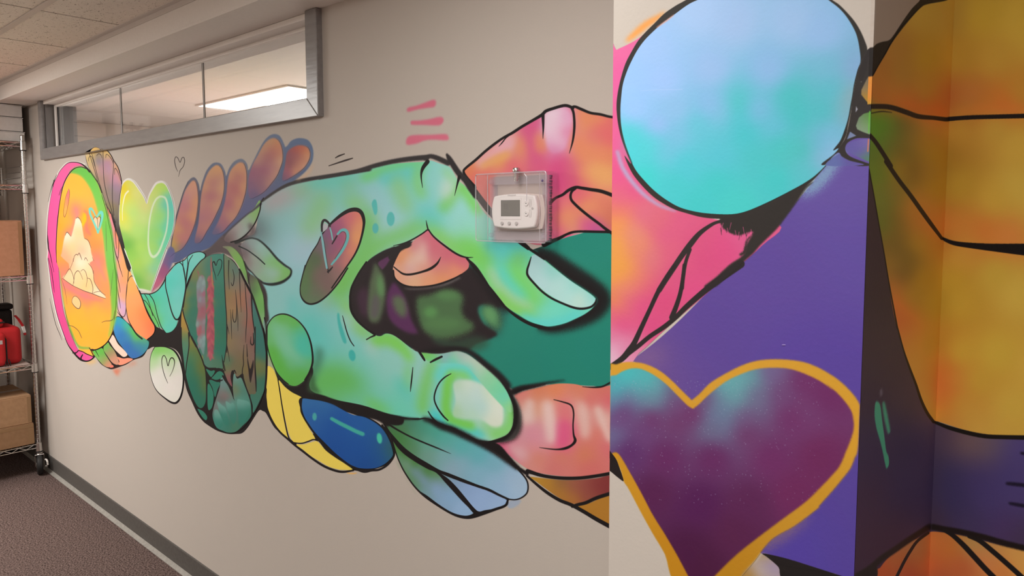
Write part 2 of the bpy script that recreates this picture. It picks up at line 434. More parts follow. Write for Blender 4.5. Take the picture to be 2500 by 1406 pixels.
    S(('60,180 200,260 260,380 320,500 380,620', 130, '74bb5e', 32), ('600,400 650,550 720,680 800,760', 120, '74be60', 30), ('430,440 500,540 600,650 680,720', 74, '5cbeb6', 22), ('350,440 400,560 480,660 600,760 750,830', 54, 'a2be9e', 18),
      ('420,700 520,800 650,880 780,930', 66, '7eba5c', 18), ('700,945 900,1003 1100,975 1290,912', 64, '60beba', 16), ('900,900 1100,860', 60, '76c6b2', 22), ('340,180 500,200 690,205', 80, '5cbab2', 26), ('620,315 680,300', 70, '74ae54', 24))
    motif(W, 'painted_green_hand', H)
    CLIP[0] = None
    # nail of the index finger
    Z('Y5')
    fill('780,290 830,270 900,320 1000,400 1200,550 1350,650 1470,745 1455,790 1400,830 1320,845 1240,830 1130,790 1000,720 900,650 800,550 745,490 740,440 755,370',
         '830,320,98b8b8 800,420,a0bcbc 900,550,a8c4c4 1050,600,a8c8c4 1000,450,88bcb4 1200,700,a8ccc8 1300,750,b8ccc0 1400,780,a8ccc8 1250,620,90c4bc 1430,720,80c0b8')
    line('778,295,8 755,370,18 735,440,22 745,500,24 820,590,22 900,670,22 1000,740,22 1130,800,22 1240,840,24 1330,850,24 1420,830,22 1465,785,18 1475,745,10')
    line('95,310,14 190,420,16 280,550,16 360,660,16 440,770,20 540,870,26 650,950,34 760,1010,36 870,1045,40 970,1062,20')
    line('690,150,26 760,210,26 850,268,30 920,320,20')
    TUNE[:] = [1.05, 1.02]
    # small teal marks on the hand
    Z('Y3')
    fill('580,650 605,650 620,700 622,770 610,805 590,805 570,740 562,690', '5cbab4', soft=3)
    oval(765, 855, 42, 76, '60b9b4', soft=3)
    oval(601, 955, 33, 55, '5cb4ae', soft=3)
    Z('Y1')
    fill('860,550 880,540 900,640 960,830 960,880 930,870 890,760 865,640', '4cb2aa', soft=5)
    oval(1030, 1020, 38, 65, '45b0a8', soft=4, rot=-10)
    line('920,565,6 940,640,11 970,750,12 1010,850,12 1052,912,9')
    line('1195,838,12 1240,812,14 1290,790,20')
    TUNE[:] = [1.05, 1.02]
    # inner pink finger tip
    Z('Y4')
    P = fill('893,5 960,75 1060,160 1200,260 1312,312 1340,402 1270,470 1150,530 1000,582 850,607 720,607 630,582 560,530 530,480 525,420 535,380 570,300 620,220 700,190 730,140',
             '890,60,cc7080 950,130,cc6878 760,170,cc8488 850,200,dcb0a8 650,260,e09870 590,330,dc9468 820,300,e0c0b0 720,350,dcb8a8 700,430,d8a8a8 950,220,c86878 1100,280,c86878 1250,340,c86878 1000,350,cc7880 850,420,d89888 1050,430,d08478 1200,450,dc9070 600,480,dca080 750,550,dcac88 900,540,dc9c78 1050,520,dc9468 570,430,dca898')
    motif(W, 'painted_pink_fingertip', P)
    line('650,632,8 720,640,14 850,636,14 1000,612,18 1110,580,24 1240,520,20', col='8f8884', soft=8, a=.55)
    line('535,402,12 580,440,14 640,478,20 720,482,22 830,457,22 930,420,28 1000,365,22 1040,295,4')
    line('900,0,14 840,45,14 740,105,14 640,150,14 530,175,5')
    line('700,160,50 620,190,62 540,250,56 500,300,50', col='2a2526', soft=4)
    line('540,200,34 430,245,30 330,300,22', col='2a2526', soft=5)
    line('905,0,14 960,75,16 1060,160,18 1200,258,20 1300,298,16 1385,300,4')
    line('1312,308,14 1400,420,14 1480,520,14 1600,660,14 1758,862,14')
    line('530,440,16 545,520,16 620,590,14 720,614,14 850,614,14 1000,592,14 1150,542,14 1262,480,10')
    line('66,720,24 84,620,22 154,480,20 240,350,18')
    line('66,730,24 76,860,26 134,966,24 234,1062,20 330,1125,24')
    Z('Y3')
    line('1145,870,4 1155,925,13 1168,975,14')
    # black spray around the thumb
    Z('Y6')
    line('560,262,30 640,248,44 760,240,56 900,225,50 1020,235,50 1130,290,56 1260,400,70 1390,510,80 1490,620,80', col='221d1f', soft=13)
    TUNE[:] = [1.12, 1.085]
    fill([zp('Y6', '560,268 700,280 800,278 900,258 980,256 1080,297 1200,388 1330,498 1430,602 1500,722 1550,860 1500,900 1300,700 1050,420 850,380 700,380 600,330')],
         zf('Y6', '900,320,74c490 950,290,a4b8a8 1000,270,9aa4a8 800,300,8aa4b0 860,280,8a9ca8 900,400,60c0b8 1050,450,68c0b0 1050,330,b0bcb0 1130,350,b4bcae 1200,420,a8c0aa 1300,520,88c098 1420,650,78c098 1480,750,70c0a8 1530,830,90c488 620,300,74b860 700,330,74b868 700,400,6cbca8'), soft=4, a=.95)
    line('540,255,20 565,290,26 590,330,24 602,350,18')
    line('665,370,16 720,340,24 785,310,22')
    line('475,425,7 465,530,14 455,620,13 449,685,5')
    line('885,493,7 820,530,14 760,590,14 718,680,15 706,770,15 740,860,16 800,945,17 852,995,12')
    line('640,898,10 680,960,16 740,1018,18 810,1050,14')
    TUNE[:] = [1.06, 1.03]
    # red orange thumb at the pier
    Z('Y8')
    T = fill('262,290 330,260 450,230 600,195 750,195 850,215 960,225 1065,205 1250,150 1250,930 1065,945 950,962 800,972 650,967 500,947 400,922 300,860 200,780 95,700 180,680 260,650 310,560 320,450 290,350',
             '330,290,cc7470 450,270,cc7858 600,250,d4805c 800,250,cc7c64 1000,250,c87064 350,350,c88878 420,330,cc8c78 340,430,d0b0a8 380,480,d4b8b0 450,430,d09880 540,420,d8b0a0 560,520,dcbcb4 560,620,d8b4b4 620,600,d88498 480,540,cc8c90 420,620,cc8498 350,620,c89098 650,420,d47c78 700,420,d0787c 690,520,d06c78 680,620,d05c80 650,680,d45c80 740,600,cc5c78 800,400,d4a094 840,480,d4b0a4 850,560,d49c90 800,650,cc7c70 900,350,cc6c68 900,500,cc7c78 960,430,d0a094 1000,500,d8b4ac 1040,600,d49490 960,600,cc7064 900,700,cc7468 1040,350,cc646c 1040,720,cc6c70 850,780,c8785c 650,800,c87868 450,830,cc8070 300,770,d0a0a0 250,750,cc7c8c 150,710,cc5c7c 220,790,c85c74 600,900,c87470 900,900,c86c68 400,880,cc8880 420,720,d0888c')
    motif(W, 'painted_pink_thumb', T)
    CLIP[0] = T
    for t, w, c, so in (('390,360 372,490', 56, 'dabab2', 14), ('540,380 555,500 572,650', 64, 'debcb6', 14), ('690,390 690,480', 70, 'd27478', 20), ('680,540 668,690', 80, 'd25a80', 18), ('830,390 850,520 850,620', 52, 'dab2aa', 15), ('960,410 1000,510 1060,660', 40, 'dcb8b0', 12), ('400,590 470,640', 80, 'd08c98', 26), ('240,730 330,790', 60, 'd4a4a8', 22)):
        line(t, w * 1.25, c, soft=so * 1.5, a=.9, noise=.1)
    CLIP[0] = None
    fill('255,300 300,380 322,480 318,580 270,655 180,690 110,682 240,610 258,500 250,400', '1c1819', soft=13, a=.85)
    line('250,262,60 320,232,46 420,212,34 540,187,20 680,165,8', col='1f1a1b', soft=7)
    line('268,262,26 330,242,20 420,222,14 520,200,8', col='1b1617', soft=3)
    line('830,219,4 900,224,10 960,223,14 1010,213,14 1090,170,16')
    line('590,327,5 660,345,10 735,374,13 757,440,12 752,540,11 757,620,14 770,670,24 742,708,20 690,734,22 620,744,12 540,738,8 470,728,3')
    # leaves under the thumb
    G = fill('385,975 500,985 650,1000 800,1000 950,985 1080,970 1080,1115 960,1140 870,1180 790,1200 720,1190 620,1140 520,1070 440,1010', '430,990,b08434 550,1040,ac7c34 650,1120,a87434 750,1170,a46c38 750,1050,945848 850,1060,8c4a44 950,1060,803838 1030,1060,7c3434 880,1140,8c4c40 650,1020,886040')
    motif(W, 'painted_gold_leaf', G)
    motif(W, 'painted_gold_leaf', fill('795,1225 900,1190 1080,1130 1080,1370 950,1310', 'a87430'))
    line('365,965,18 450,1040,22 540,1110,26 640,1170,28 740,1210,30 850,1270,32 950,1330,34 1080,1400,36')
    line('745,1222,24 790,1207,26 860,1190,28 950,1150,30 1080,1108,30')
    line('370,925,34 500,965,28 650,984,28 800,984,28 950,966,28 1090,940,28')
    Z('Y7')
    fill('100,140 600,110 1100,330 1560,630 1760,820 1785,900 1775,980 1640,1062 1560,1060 1550,1130 1400,1180 1130,1262 960,1250 700,1110 480,945 300,690 200,430 140,260', BK)
    L1 = fill('110,150 200,110 350,110 480,120 600,110 700,160 900,230 1100,330 1250,420 1400,520 1560,630 1680,730 1760,820 1785,900 1775,980 1720,1030 1640,1060 1560,1050 1450,1000 1330,940 1200,890 1000,810 850,750 740,710 600,630 450,540 320,440 200,310 130,220',
              '200,150,44664c 400,170,487c68 300,230,4c7850 550,200,48907c 700,250,4c9c8c 250,320,44783c 350,400,4c7c48 450,300,589078 420,470,5c8464 600,400,64a090 600,530,74988c 800,350,58a49c 800,550,7ca4a8 1000,450,5ca8a8 1000,650,84a8b8 1200,550,64a8b0 1200,750,84acc0 1400,650,78a8b8 1400,850,90b0c8 1600,800,98b0c8 1650,950,a0b8d0 1500,950,94b0cc 1700,900,a0b4c8 900,700,8ca4b4')
    L2 = fill('165,330 240,440 330,530 460,620 600,700 710,750 800,850 900,960 1000,1070 1080,1150 1140,1210 1130,1235 1060,1255 960,1240 860,1200 720,1110 600,1020 480,940 380,820 300,680 240,540 200,420',
              '230,480,4c7840 320,540,447834 450,640,487c38 600,740,4c7c40 700,790,58844c 280,580,6c9080 350,660,7c9890 320,700,648c5c 400,800,5c8858 450,740,7c94b0 550,830,8098b8 480,880,648c6c 700,950,88a4c4 600,980,7898a0 850,1050,88a8c8 1000,1180,94b0d0 800,1130,88a4c0 700,850,849cb8')
    L3 = fill('740,740 860,790 1000,840 1150,900 1300,950 1450,1020 1540,1070 1540,1110 1500,1150 1380,1175 1280,1190 1210,1205 1150,1160 1050,1040 950,920 850,820', '800,780,78989c 900,860,849cb8 1100,950,8ca4c8 1200,1080,94acd0 1400,1100,98b0d0 1350,1000,90a8cc')
    for q in (L1, L2, L3):
        motif(W, 'painted_blue_leaf', q)
    fill('1565,1080 1700,1066 1680,1120 1600,1168 1550,1150', '98a6bc', soft=6, a=.8)
    fill('235,600 290,720 380,880 480,1010 420,940 330,790 250,660', '6c8c60', soft=10, a=.5)
    line('0,55,60 120,110,60 250,100,44 400,108,24 500,112,14', col=BK, soft=9)
    line('560,110,40 640,130,60 760,190,80 900,240,80 1050,310,80 1200,385,70 1400,470,110 1540,590,70 1660,690,40', col=BK, soft=15)
    line('1180,372,30 1330,400,50 1430,450,80 1540,560,60 1660,680,44 1780,760,40', col=BK, soft=5)
    line('660,130,30 780,190,24 900,220,26 1050,300,26 1190,370,22', col=BK, soft=3)
    line('120,160,24 250,240,20 400,320,18 560,390,18 720,455,15 880,522,3')
    line('105,200,24 180,310,18 280,430,18 420,550,20 560,635,22 720,722,26 860,785,26 1050,855,28 1200,905,30 1330,950,30 1450,1010,26 1560,1060,22')
    line('700,730,16 830,850,22 950,980,26 1050,1090,30 1150,1205,34')
    line('100,200,20 170,330,16 220,490,16 260,600,16 330,740,18 440,900,20 560,1020,22 700,1120,22 850,1210,26 960,1258,30 1060,1276,34 1150,1265,36 1280,1222,36 1400,1180,32 1520,1135,28 1552,1070,20')
    line('1680,715,18 1760,810,16 1790,890,16 1780,980,16 1720,1038,16 1640,1065,15 1550,1058,16')
    # outline of the upper pink finger
    Z('X1')
    line('880,1062,60 800,955,36 768,890,26 790,850,26 900,760,28 1000,670,28 1100,590,28 1200,520,26 1300,465,30 1400,400,30 1520,330,30 1620,270,34 1665,228,34 1750,198,32 1850,170,32 1905,172,32 1960,196,30')
    line('1945,190,26 1980,180,28 2050,208,30 2150,248,28 2260,265,28 2350,288,26 2450,302,28')
    line('1632,260,36 1636,400,22 1632,530,4')
    line('1945,190,30 1968,260,26 1975,400,26 1958,550,20 1920,690,4')
    line('1260,490,22 1225,525,12 1190,570,12 1150,615,3')
    Z('X2')
    line('310,520,60 400,445,44 520,388,46 620,312,50 740,262,50 850,275,52 1000,300,56 1200,335,60 1480,440,64')
    line('740,278,44 680,330,42 655,400,42 670,480,44 740,560,46 850,660,46 1000,780,46 1150,890,46 1250,970,48 1480,1130,50')
    line('1310,1028,46 1150,1025,44 1000,1022,42 800,1020,40 680,1035,42 580,1075,46 450,1140,56 330,1188,70 200,1245,90')
    fill('520,1140 700,1080 820,1052 700,1062 600,1085', 'd4607e')
    Z('PX')
    line('1155,462,14 1200,520,15 1262,582,13 1290,606,9')
    fill('1213,428 1330,420 1336,425 1334,585 1330,590 1212,590 1206,584 1206,434', 'b5a49b', soft=3, sharp=True)   # bare wall left round the thermostat
    # arm outline: charcoal brush
    Z('Z8')
    line('185,425,30 250,372,40 380,285,44 520,222,46 700,180,44 900,146,40 1150,108,40 1420,62,42', col='3a3536', soft=5)
    line('640,185,20 900,152,18 1150,112,20 1406,70,18', col='272223', soft=2)
    Z('Y3')
    line('0,415,34 200,380,36 400,340,38 600,282,46 800,235,48 1000,207,52 1150,195,56', col='342f30', soft=3)
    line('1140,205,50 1185,182,46 1260,200,52 1380,255,56', col='342f30', soft=2)
    line('1368,165,26 1395,210,52 1450,300,60 1500,370,60 1570,440,66 1620,520,66 1680,610,60', col='2f2a2b', soft=3)
    line('1160,240,46 1110,310,36 1092,390,18 1106,520,4')
    line('1500,400,34 1480,480,18 1450,605,3')
    line('170,200,8 210,178,16 268,157,10', col='2e2420')
    line('100,285,8 230,242,16 300,220,17 356,203,10', col='2e2420')
    # heart oval on the forearm
    O = fill([zp('Z8', '1262,525 1310,545 1350,605 1358,680 1338,800 1298,930 1238,1050 1148,1180 1058,1310 998,1396'), zp('Y1', '975,20 880,180 780,300 690,378 620,418 550,428 492,403 452,350 437,280 442,200 472,80'),
              zp('Z8', '640,1330 652,1280 690,1160 750,1030 820,920 860,830 920,740 1000,660 1100,585 1190,532')],
             zfs('Z8', '1280,600,d88070 1200,620,c87078 1310,700,dc9870 1290,850,e09c6c 1220,1000,d48870 1150,1120,c07c74 1050,700,a8607c 1000,800,905878 930,780,7c5c78 1080,900,a05878 980,1000,905c74 1050,1100,9c6870 880,950,706468 800,1100,58694e 700,1200,58704c 680,1350,5c7850 800,1300,6c6458 900,1250,74605c 950,1350,7c645c',
                 'Y1', '500,120,5c7850 500,280,5c7854 600,300,6c6c5c 650,120,7c6460 750,180,7c6464 850,100,90706c 580,380,64785c'))
    motif(W, 'painted_oval', O)
    Z('Z8')
    line('625,1400,13 652,1275,13 690,1158,12 752,1025,12 822,915,12 860,832,12 925,738,18 1000,660,26 1100,580,38 1190,532,44 1270,524,46 1325,560,42 1352,640,34 1350,720,26 1325,840,22 1290,950,20 1238,1055,18 1150,1185,16 1058,1315,15 985,1420,14')
    Z('Y1')
    line('492,-10,10 470,80,11 441,200,11 436,290,12 452,355,16 492,408,20 550,432,20 620,420,20 690,380,18 780,300,16 880,180,15 980,20,14')
    Z('Z8')
    fill('880,780 882,720 900,678 925,690 945,710 930,745', 'b4b4b8')
    line('872,770,22 872,700,26 885,655,28 910,645,28 945,672,24 968,712,18', col='2e2a2c')
    line('870,785,10 900,920,10 925,1100,10 948,1245,12', col='2a2426')
    line('862,782,16 882,890,26 905,1050,26 930,1192,22', col='84b4b8')
    line('966,735,14 982,790,17 994,868,14', col='7cb8b4')
    line('990,915,12 1012,880,16 1045,825,16', col='2e2a2c')
    line('1052,803,22 1095,762,32 1140,757,34 1168,800,32 1163,870,32 1120,970,30 1050,1070,28 985,1150,22', col='6cb0b0')
    line('1075,800,6 1105,775,7 1135,785,7 1150,820,7 1140,880,7 1095,970,7 1020,1090,7', col='4a3440', a=.7)
    line('940,1235,20 965,1215,20 995,1180,12', col='2e2a2c')
    # marks and small drawings on bare wall
    Z('X1')
    fill('150,212 165,190 250,170 350,135 440,105 465,130 450,180 380,192 280,208 180,233 152,232', 'cc6c80', soft=7)
    fill('190,350 200,335 300,330 400,315 480,295 530,295 550,330 520,375 460,385 350,380 220,378 192,370', 'cc6c80', soft=6)
    fill('140,560 160,510 230,490 400,487 570,480 600,510 590,545 430,540 340,550 260,580 180,595 145,590', 'cc6c80', soft=7)
    Z('Z3')
    line('768,275,4 745,220,8 733,150,8 745,108,8 770,122,8 795,170,7 815,122,8 838,115,8 847,160,8 830,220,7 795,265,7 778,335,3', col='453c38')
def paint_left_far():
    W = 'wall_left'
    TUNE[:] = [1.16, 1.05]
    # ---- black web that holds the small shapes together
    Z('Y2')
    fill('150,-10 200,80 260,150 330,205 420,215 500,170 560,90 612,-20 625,60 580,180 600,270 645,297 760,330 900,386 1100,432 1300,478 1500,542 1720,595 1720,680 1600,690 1500,650 1400,620 1250,590 1100,540 950,460 850,420 650,392 490,362 400,325 290,245 200,150', BK, soft=3)
    fill('600,60 570,180 560,270 640,300 720,300 660,200 640,100', '3a5a3c', soft=22, a=.8)
    # green egg
    Z('Y1')
    under('55,740 70,660 180,555 330,570 500,730 575,980 545,1210 430,1350 300,1350 160,1200 65,930', 14)
    E1 = fill('55,740 70,660 120,590 180,555 250,547 330,570 420,630 500,730 550,850 575,980 575,1100 545,1210 500,1290 430,1350 370,1370 300,1350 230,1290 160,1200 100,1060 65,930 52,830',
              '230,600,6cac5c 370,660,68ac58 130,680,74b078 250,720,7cb890 430,760,60b088 350,820,70b898 480,850,50b0a0 450,950,54b4a0 540,950,58b098 250,850,80b8a0 300,950,78b898 120,850,70b074 130,1000,64a850 200,1150,60a850 330,1130,70b080 450,1080,64ac84 520,1120,6cb078 400,1250,64a854 330,1320,60a450 480,1250,60a454')
    motif(W, 'painted_green_egg', E1)
    for t, w, c in (('160,700 230,850 320,970 430,1060', 90, '80ba9c'), ('100,960 180,1130 300,1260', 80, '62aa50'), ('450,800 450,950 540,980', 80, '54b4a2')):
        line(t, w * 1.2, c, soft=40, a=.8, noise=.1)
    line('300,1350,14 230,1290,14 160,1200,13 100,1060,12 65,930,12 52,830,12 55,740,12 70,660,12 120,590,12 180,555,13 250,547,13 330,570,13 420,630,13 500,730,15 550,850,18 575,980,20 578,1100,22 545,1210,22 495,1300,24')
    # yellow petals
    Z('Y2')
    fill('0,300 45,240 50,-10 70,-10 80,400 110,590 230,780 400,900 440,960 330,870 230,790 150,720 80,600 40,535 0,515 -60,480 -120,560 -60,420', BK)
    fill('600,850 690,890 780,1000 900,1090 1010,1160 1110,1240 1250,1250 1100,1170 1000,1100 880,1000 760,880 660,780', BK)
    for t in ('55,-10 125,-10 180,100 205,200 240,420 280,650 320,850 250,790 160,680 100,560 60,430 45,250', '205,140 280,220 370,290 490,355 480,420 500,560 560,700 650,850 620,865 560,890 480,905 390,900 330,800 290,640 250,430 225,260',
              '420,930 520,925 640,890 690,900 780,1000 900,1090 1010,1160 1110,1235 1020,1240 940,1235 820,1200 700,1130 600,1070 500,990'):
        motif(W, 'painted_yellow_petal', fill(t, 'e4cc68'))
    line('1040,1278,8 1110,1284,14 1160,1278,6', col='e6ac5c', soft=3)
    line('190,95,12 215,250,12 250,480,13 290,700,13 330,850,14 392,908,12')
    line('385,905,14 480,915,14 560,893,15 630,868,15 680,882,14')
    line('40,-10,10 38,250,10 55,450,18 105,600,22 200,755,24 320,865,26 400,935,26 500,1012,26 620,1105,26 760,1195,28 900,1250,28 1000,1264,26 1120,1245,20')
    # blue egg
    under('490,370 730,395 950,480 1250,590 1460,720 1570,900 1605,1060 1500,1170 1280,1225 1100,1190 880,1020 650,790 510,570 485,470', 36)
    E2 = fill('490,370 600,375 730,395 860,430 950,480 1100,560 1250,590 1370,650 1460,720 1520,800 1570,900 1600,1000 1605,1060 1570,1110 1500,1170 1400,1215 1280,1225 1180,1215 1100,1190 1000,1120 880,1020 760,900 650,790 570,680 510,570 485,470',
              '520,400,3a6a9a 700,430,366696 600,550,2c5a96 900,700,225294 1200,700,285894 1400,700,2c5a90 900,950,204e90 1200,1000,225092 1450,1050,24528e 1580,1000,38605c 1300,1200,204a88')
    motif(W, 'painted_blue_egg', E2)
    line('640,330,40 760,365,50 900,415,60 1050,480,60 1200,525,70 1350,570,70 1450,620,60 1540,690,40', col=BK, soft=6)
    line('490,355,14 482,470,14 510,580,14 575,690,16 655,800,18 765,915,20 885,1035,22 1005,1135,24 1100,1200,30 1240,1255,40 1340,1245,30 1440,1235,26 1545,1170,24 1618,1060,22 1605,960,18 1570,860,16 1520,760,18 1470,690,20')
    oval(645, 587, 27, 48, '4f9c9c', soft=4)
    line('855,612,42 950,665,46 1050,715,48 1150,765,48 1235,800,50', col='4aa096', soft=5)
    oval(1440, 852, 32, 66, '52b69e', soft=4, rot=-8)
    TUNE[:] = [1.04, 1.0]
    # ---- feathers of the tulip
    Z('Z5')
    fill('40,1406 65,1370 75,1250 100,1050 130,920 170,780 210,650 260,540 310,497 345,510 375,570 388,640 400,590 420,520 460,420 520,350 575,338 620,360 655,430 670,480 700,400 750,330 815,298 860,310 895,360 908,420 960,320 1020,200 1080,100 1140,45 1200,32 1250,60 1290,140 1303,170 1330,150 1360,110 1420,80 1490,78 1550,100 1590,160 1605,240 1590,330 1540,410 1470,480 1400,530 1300,570 1200,630 1100,700 1030,765 960,840 760,1010 640,1120 520,1235 400,1290 250,1345 150,1406',
         '300,500,6a6a78 600,340,6a7690 820,300,848894 1200,40,74809a 1500,90,647494 1600,250,647898 1450,490,5c6888 1290,400,606c88 900,500,6c7088 660,600,5e6484 380,750,56566c 100,1000,4a4656 300,1250,50608a 500,1150,505e86 750,1000,545c80 900,800,64648a 1050,700,646484 100,1380,545a80', soft=2.5)
    line('1430,520,18 1510,480,26 1570,420,20 1600,350,8', col='e2b088', soft=12, a=.7)
    petals = (('75,1340 85,1220 110,1060 150,900 190,760 230,640 280,560 315,530 345,550 365,640 370,740 360,860 335,990 290,1110 245,1200 190,1270 110,1310', '320,560,e0a080 300,640,d89c88 240,800,c47a84 270,720,cc8c90 340,750,e2a070 330,900,e09a72 220,1000,c0727a 150,1050,d09a68 110,1200,c8a050 100,1290,a89858 180,1150,c47878 230,1150,c47a78 200,1260,8c6a80'),
              ('330,1180 370,1000 385,850 400,700 430,560 480,440 540,375 580,365 620,400 645,480 650,580 640,680 610,790 570,880 520,980 460,1080 410,1170 370,1200', '570,390,e8aa76 500,470,dba57c 440,600,d8a07a 410,760,cc8f7e 540,560,c07880 590,560,d49c84 630,600,e2b080 500,700,b86e7c 480,850,c27c80 560,800,d8a080 420,950,b87884 400,1080,b87878 460,1020,c88878 370,1190,75607c'),
              ('520,1100 590,960 640,820 670,680 685,540 710,440 760,370 815,335 860,350 885,420 892,500 885,620 860,730 820,840 770,930 700,1010 620,1090', '800,360,e4a67a 720,470,dca07c 860,420,e0a07c 790,500,c47c78 690,640,c8807c 760,620,c07074 870,600,e0a47a 700,780,b86c7c 800,780,d89c78 640,950,b07080 720,920,d0987c 560,1090,6c6488 660,1040,a87080'),
              ('905,640 915,480 960,350 1010,260 1070,150 1130,90 1190,75 1240,110 1270,190 1278,300 1250,400 1210,490 1150,570 1080,650 1000,700 930,720', '1150,110,d8a880 1210,130,e2986c 1060,200,d8a482 1000,300,c89888 1120,280,b8747c 1180,220,cc7c74 1250,200,e09878 1265,330,e4b08c 960,450,a86a84 1080,420,ac6880 1180,420,c4888c 1220,450,dca888 930,600,906888 1040,560,a06a80 1130,570,c89484 980,690,74648c 1070,640,a07484'),
              ('1270,510 1300,370 1320,240 1360,190 1430,155 1500,155 1550,180 1572,240 1560,310 1510,390 1440,450 1360,500 1300,530', '1480,170,d07058 1400,190,c0645c 1340,240,a06270 1540,220,e09068 1560,270,e8a880 1420,280,b06a6c 1350,350,a06068 1480,320,d08c74 1510,370,e4a888 1330,460,b8687c 1420,440,dc9c7c 1290,500,806480'))
    TUNE[:] = [1.0, 0.94]
    for t, c in petals:
        motif(W, 'painted_feather', fill(t, c, soft=5))
    line('62,1375,6 75,1250,7 100,1050,8 132,920,8 172,780,7 212,650,6 262,540,5', col='45404a', soft=1.5)
    line('388,650,5 383,780,6 368,900,6 340,1020,4', col='4a4656', soft=2)
    TUNE[:] = [1.04, 1.0]
    # ---- brown junction and leaves
    Z('Z6')
    fill('360,180 450,130 520,70 600,-10 700,-80 800,-150 860,-60 940,-20 880,30 830,55 900,100 870,200 920,380 960,450 1060,520 1010,520 960,560 930,520 880,400 800,300 700,222 600,190 500,205 420,242 400,200', '600,80,5c4c4c 500,150,544a4c 700,180,5a4e50 800,60,5c5052 850,200,6a5a5c 900,400,564a4a 720,-60,5a4c50', soft=5)
    Z('Z5')
    F1 = fill('1030,740 1040,790 1020,880 970,1000 900,1090 830,1150 740,1190 680,1190 650,1150 720,1050 800,980 900,890 970,830 1000,780', '1010,790,8cbc6c 970,900,90b878 880,960,9cb09c 800,1040,a89c9c 880,1060,a4b4ac 740,1120,8c7878 680,1170,6c5658 830,1120,a0aca4', soft=2)
    motif(W, 'painted_green_leaf', F1)
    line('1040,780,26 960,850,18 900,890,16 760,1010,18 640,1120,14', col='4a4650', soft=4)
    line('1070,720,14 1050,750,14 1040,790,12 1030,860,10 980,985,11 900,1095,13 810,1165,16 720,1192,14')
    line('930,1010,50 960,1080,70 900,1140,50', col='5a4c50', soft=18, a=.8)
    Z('Z6')
    F2 = fill('850,80 920,30 980,15 1050,30 1120,80 1200,160 1290,270 1370,340 1430,385 1460,410 1455,450 1420,500 1350,535 1270,555 1180,550 1100,530 1040,480 980,420 920,340 880,240 850,160',
              '900,120,7c7074 960,80,98acaa 1080,120,9cc0b8 1150,200,98bfb0 1000,250,a0a89c 1050,350,9aa89c 1200,290,88c080 1300,330,84c074 1380,420,80bc68 1340,500,84b870 1200,430,9cc0b4 1280,440,a4c4bc 1150,500,90b494 880,200,705c60 930,300,8c7c7c')
    motif(W, 'painted_green_leaf', F2)
    line('780,60,34 850,40,26 930,12,16 1000,8,14 1080,40,17 1180,130,20 1290,258,22 1380,335,22 1452,385,20 1464,425,18 1440,480,24 1360,540,32 1260,570,34 1170,570,28 1080,542,18', col='1f2524', soft=3)
    line('820,105,16 920,150,13 1000,205,14 1070,260,15 1140,325,14', col='1c2826')
    line('880,300,30 930,380,22 985,430,14 1040,492,14 1100,542,22', col='2a2324', soft=3)
    F3 = fill('620,110 700,105 760,130 820,190 870,270 900,370 930,480 940,570 910,520 860,420 800,320 730,220 680,150', '720,140,8ca86c 800,230,80b45c 880,400,7cb060 650,120,7a7068 920,520,7a9c64', soft=2)
    motif(W, 'painted_green_leaf', F3)
    fill('930,420 1000,500 1060,510 1130,600 1165,700 1172,850 1190,1000 1165,1060 1150,1300 1135,1100 1060,950 985,730 940,580', '3a2f31', soft=7)
    F4 = fill('965,450 1040,500 1062,540 1092,620 1122,720 1135,850 1140,960 1132,1050 1122,1120 1080,1000 1040,870 992,720 962,600 952,520', '1000,480,5c5450 1040,560,74b05c 1100,700,7cb864 1080,850,70ac5c 1125,1000,84b078 1000,650,5c7c54 980,560,645c54', soft=4)
    motif(W, 'painted_green_leaf', F4)
    fill('1118,1060 1135,1000 1150,1150 1150,1280 1130,1180', '8cb0a0')
    line('1135,980,10 1150,1100,12 1152,1300,14 1150,1420,16')
    TUNE[:] = [1.06, 0.87]
    # ---- teal oval with flowers and a tree trunk
    oval_out = [zp('Z6', '500,205 600,198 680,232 760,290 830,400 880,500 930,600 990,720 1040,870 1090,1030 1130,1180 1160,1400'), zp('Z7', '1158,260 1160,400 1155,600 1140,750 1090,900 1040,1000 960,1120 880,1220 820,1260 760,1285 690,1285 610,1265 550,1240 460,1180 400,1140 340,1060 300,985 250,880 200,750 165,600 140,430 115,200 113,0'), zp('Z6', '115,1000 130,870 165,660 210,540 260,400 330,300 410,240')]
    fill([zp('Z7', '1140,720 1160,850 1180,1020 1215,1110 1160,1050 1100,1010 1060,1020 1000,1110 930,1220 860,1290 780,1302 700,1302 620,1285 540,1255 450,1200 380,1145 310,1050 240,900 180,760 145,600 120,430 100,200 400,400 900,800')], hexc(BK))
    motif(W, 'painted_teal_oval', spline(np.vstack(oval_out), True))
    fill(oval_out, hexc('1d1a1b'))
    Z('Z6')
    fill([zp('Z6', '500,207 600,200 640,215 650,450 665,800 675,1000 675,1406'), zp('Z7', '675,200 650,340 625,490 600,505 540,495 460,490 410,460 370,380 300,220 240,105 215,60'), zp('Z6', '240,1230 190,1080 150,960 137,870 170,660 215,540 265,402 335,302 415,242')],
         zfs('Z6', '180,700,9a9450 150,850,94904c 250,450,8a8e5c 300,350,8a9264 350,300,7c9878 220,600,5c8a70 240,750,3c8674 250,900,3a8472 550,250,4d9a88 580,450,46907c 560,700,3c8874 600,900,378472 580,1150,34806c 450,350,549080 440,800,808c64 300,1050,4c8470 240,1100,3c8472 530,1200,5c8860 300,1250,3c8472',
             'Z7', '550,150,34846e 620,300,388470 520,420,5c886c 450,440,64907c 400,420,5c8c7c'))
    line('375,340,10 378,400,20 385,470,14', col='a69a54', soft=4)
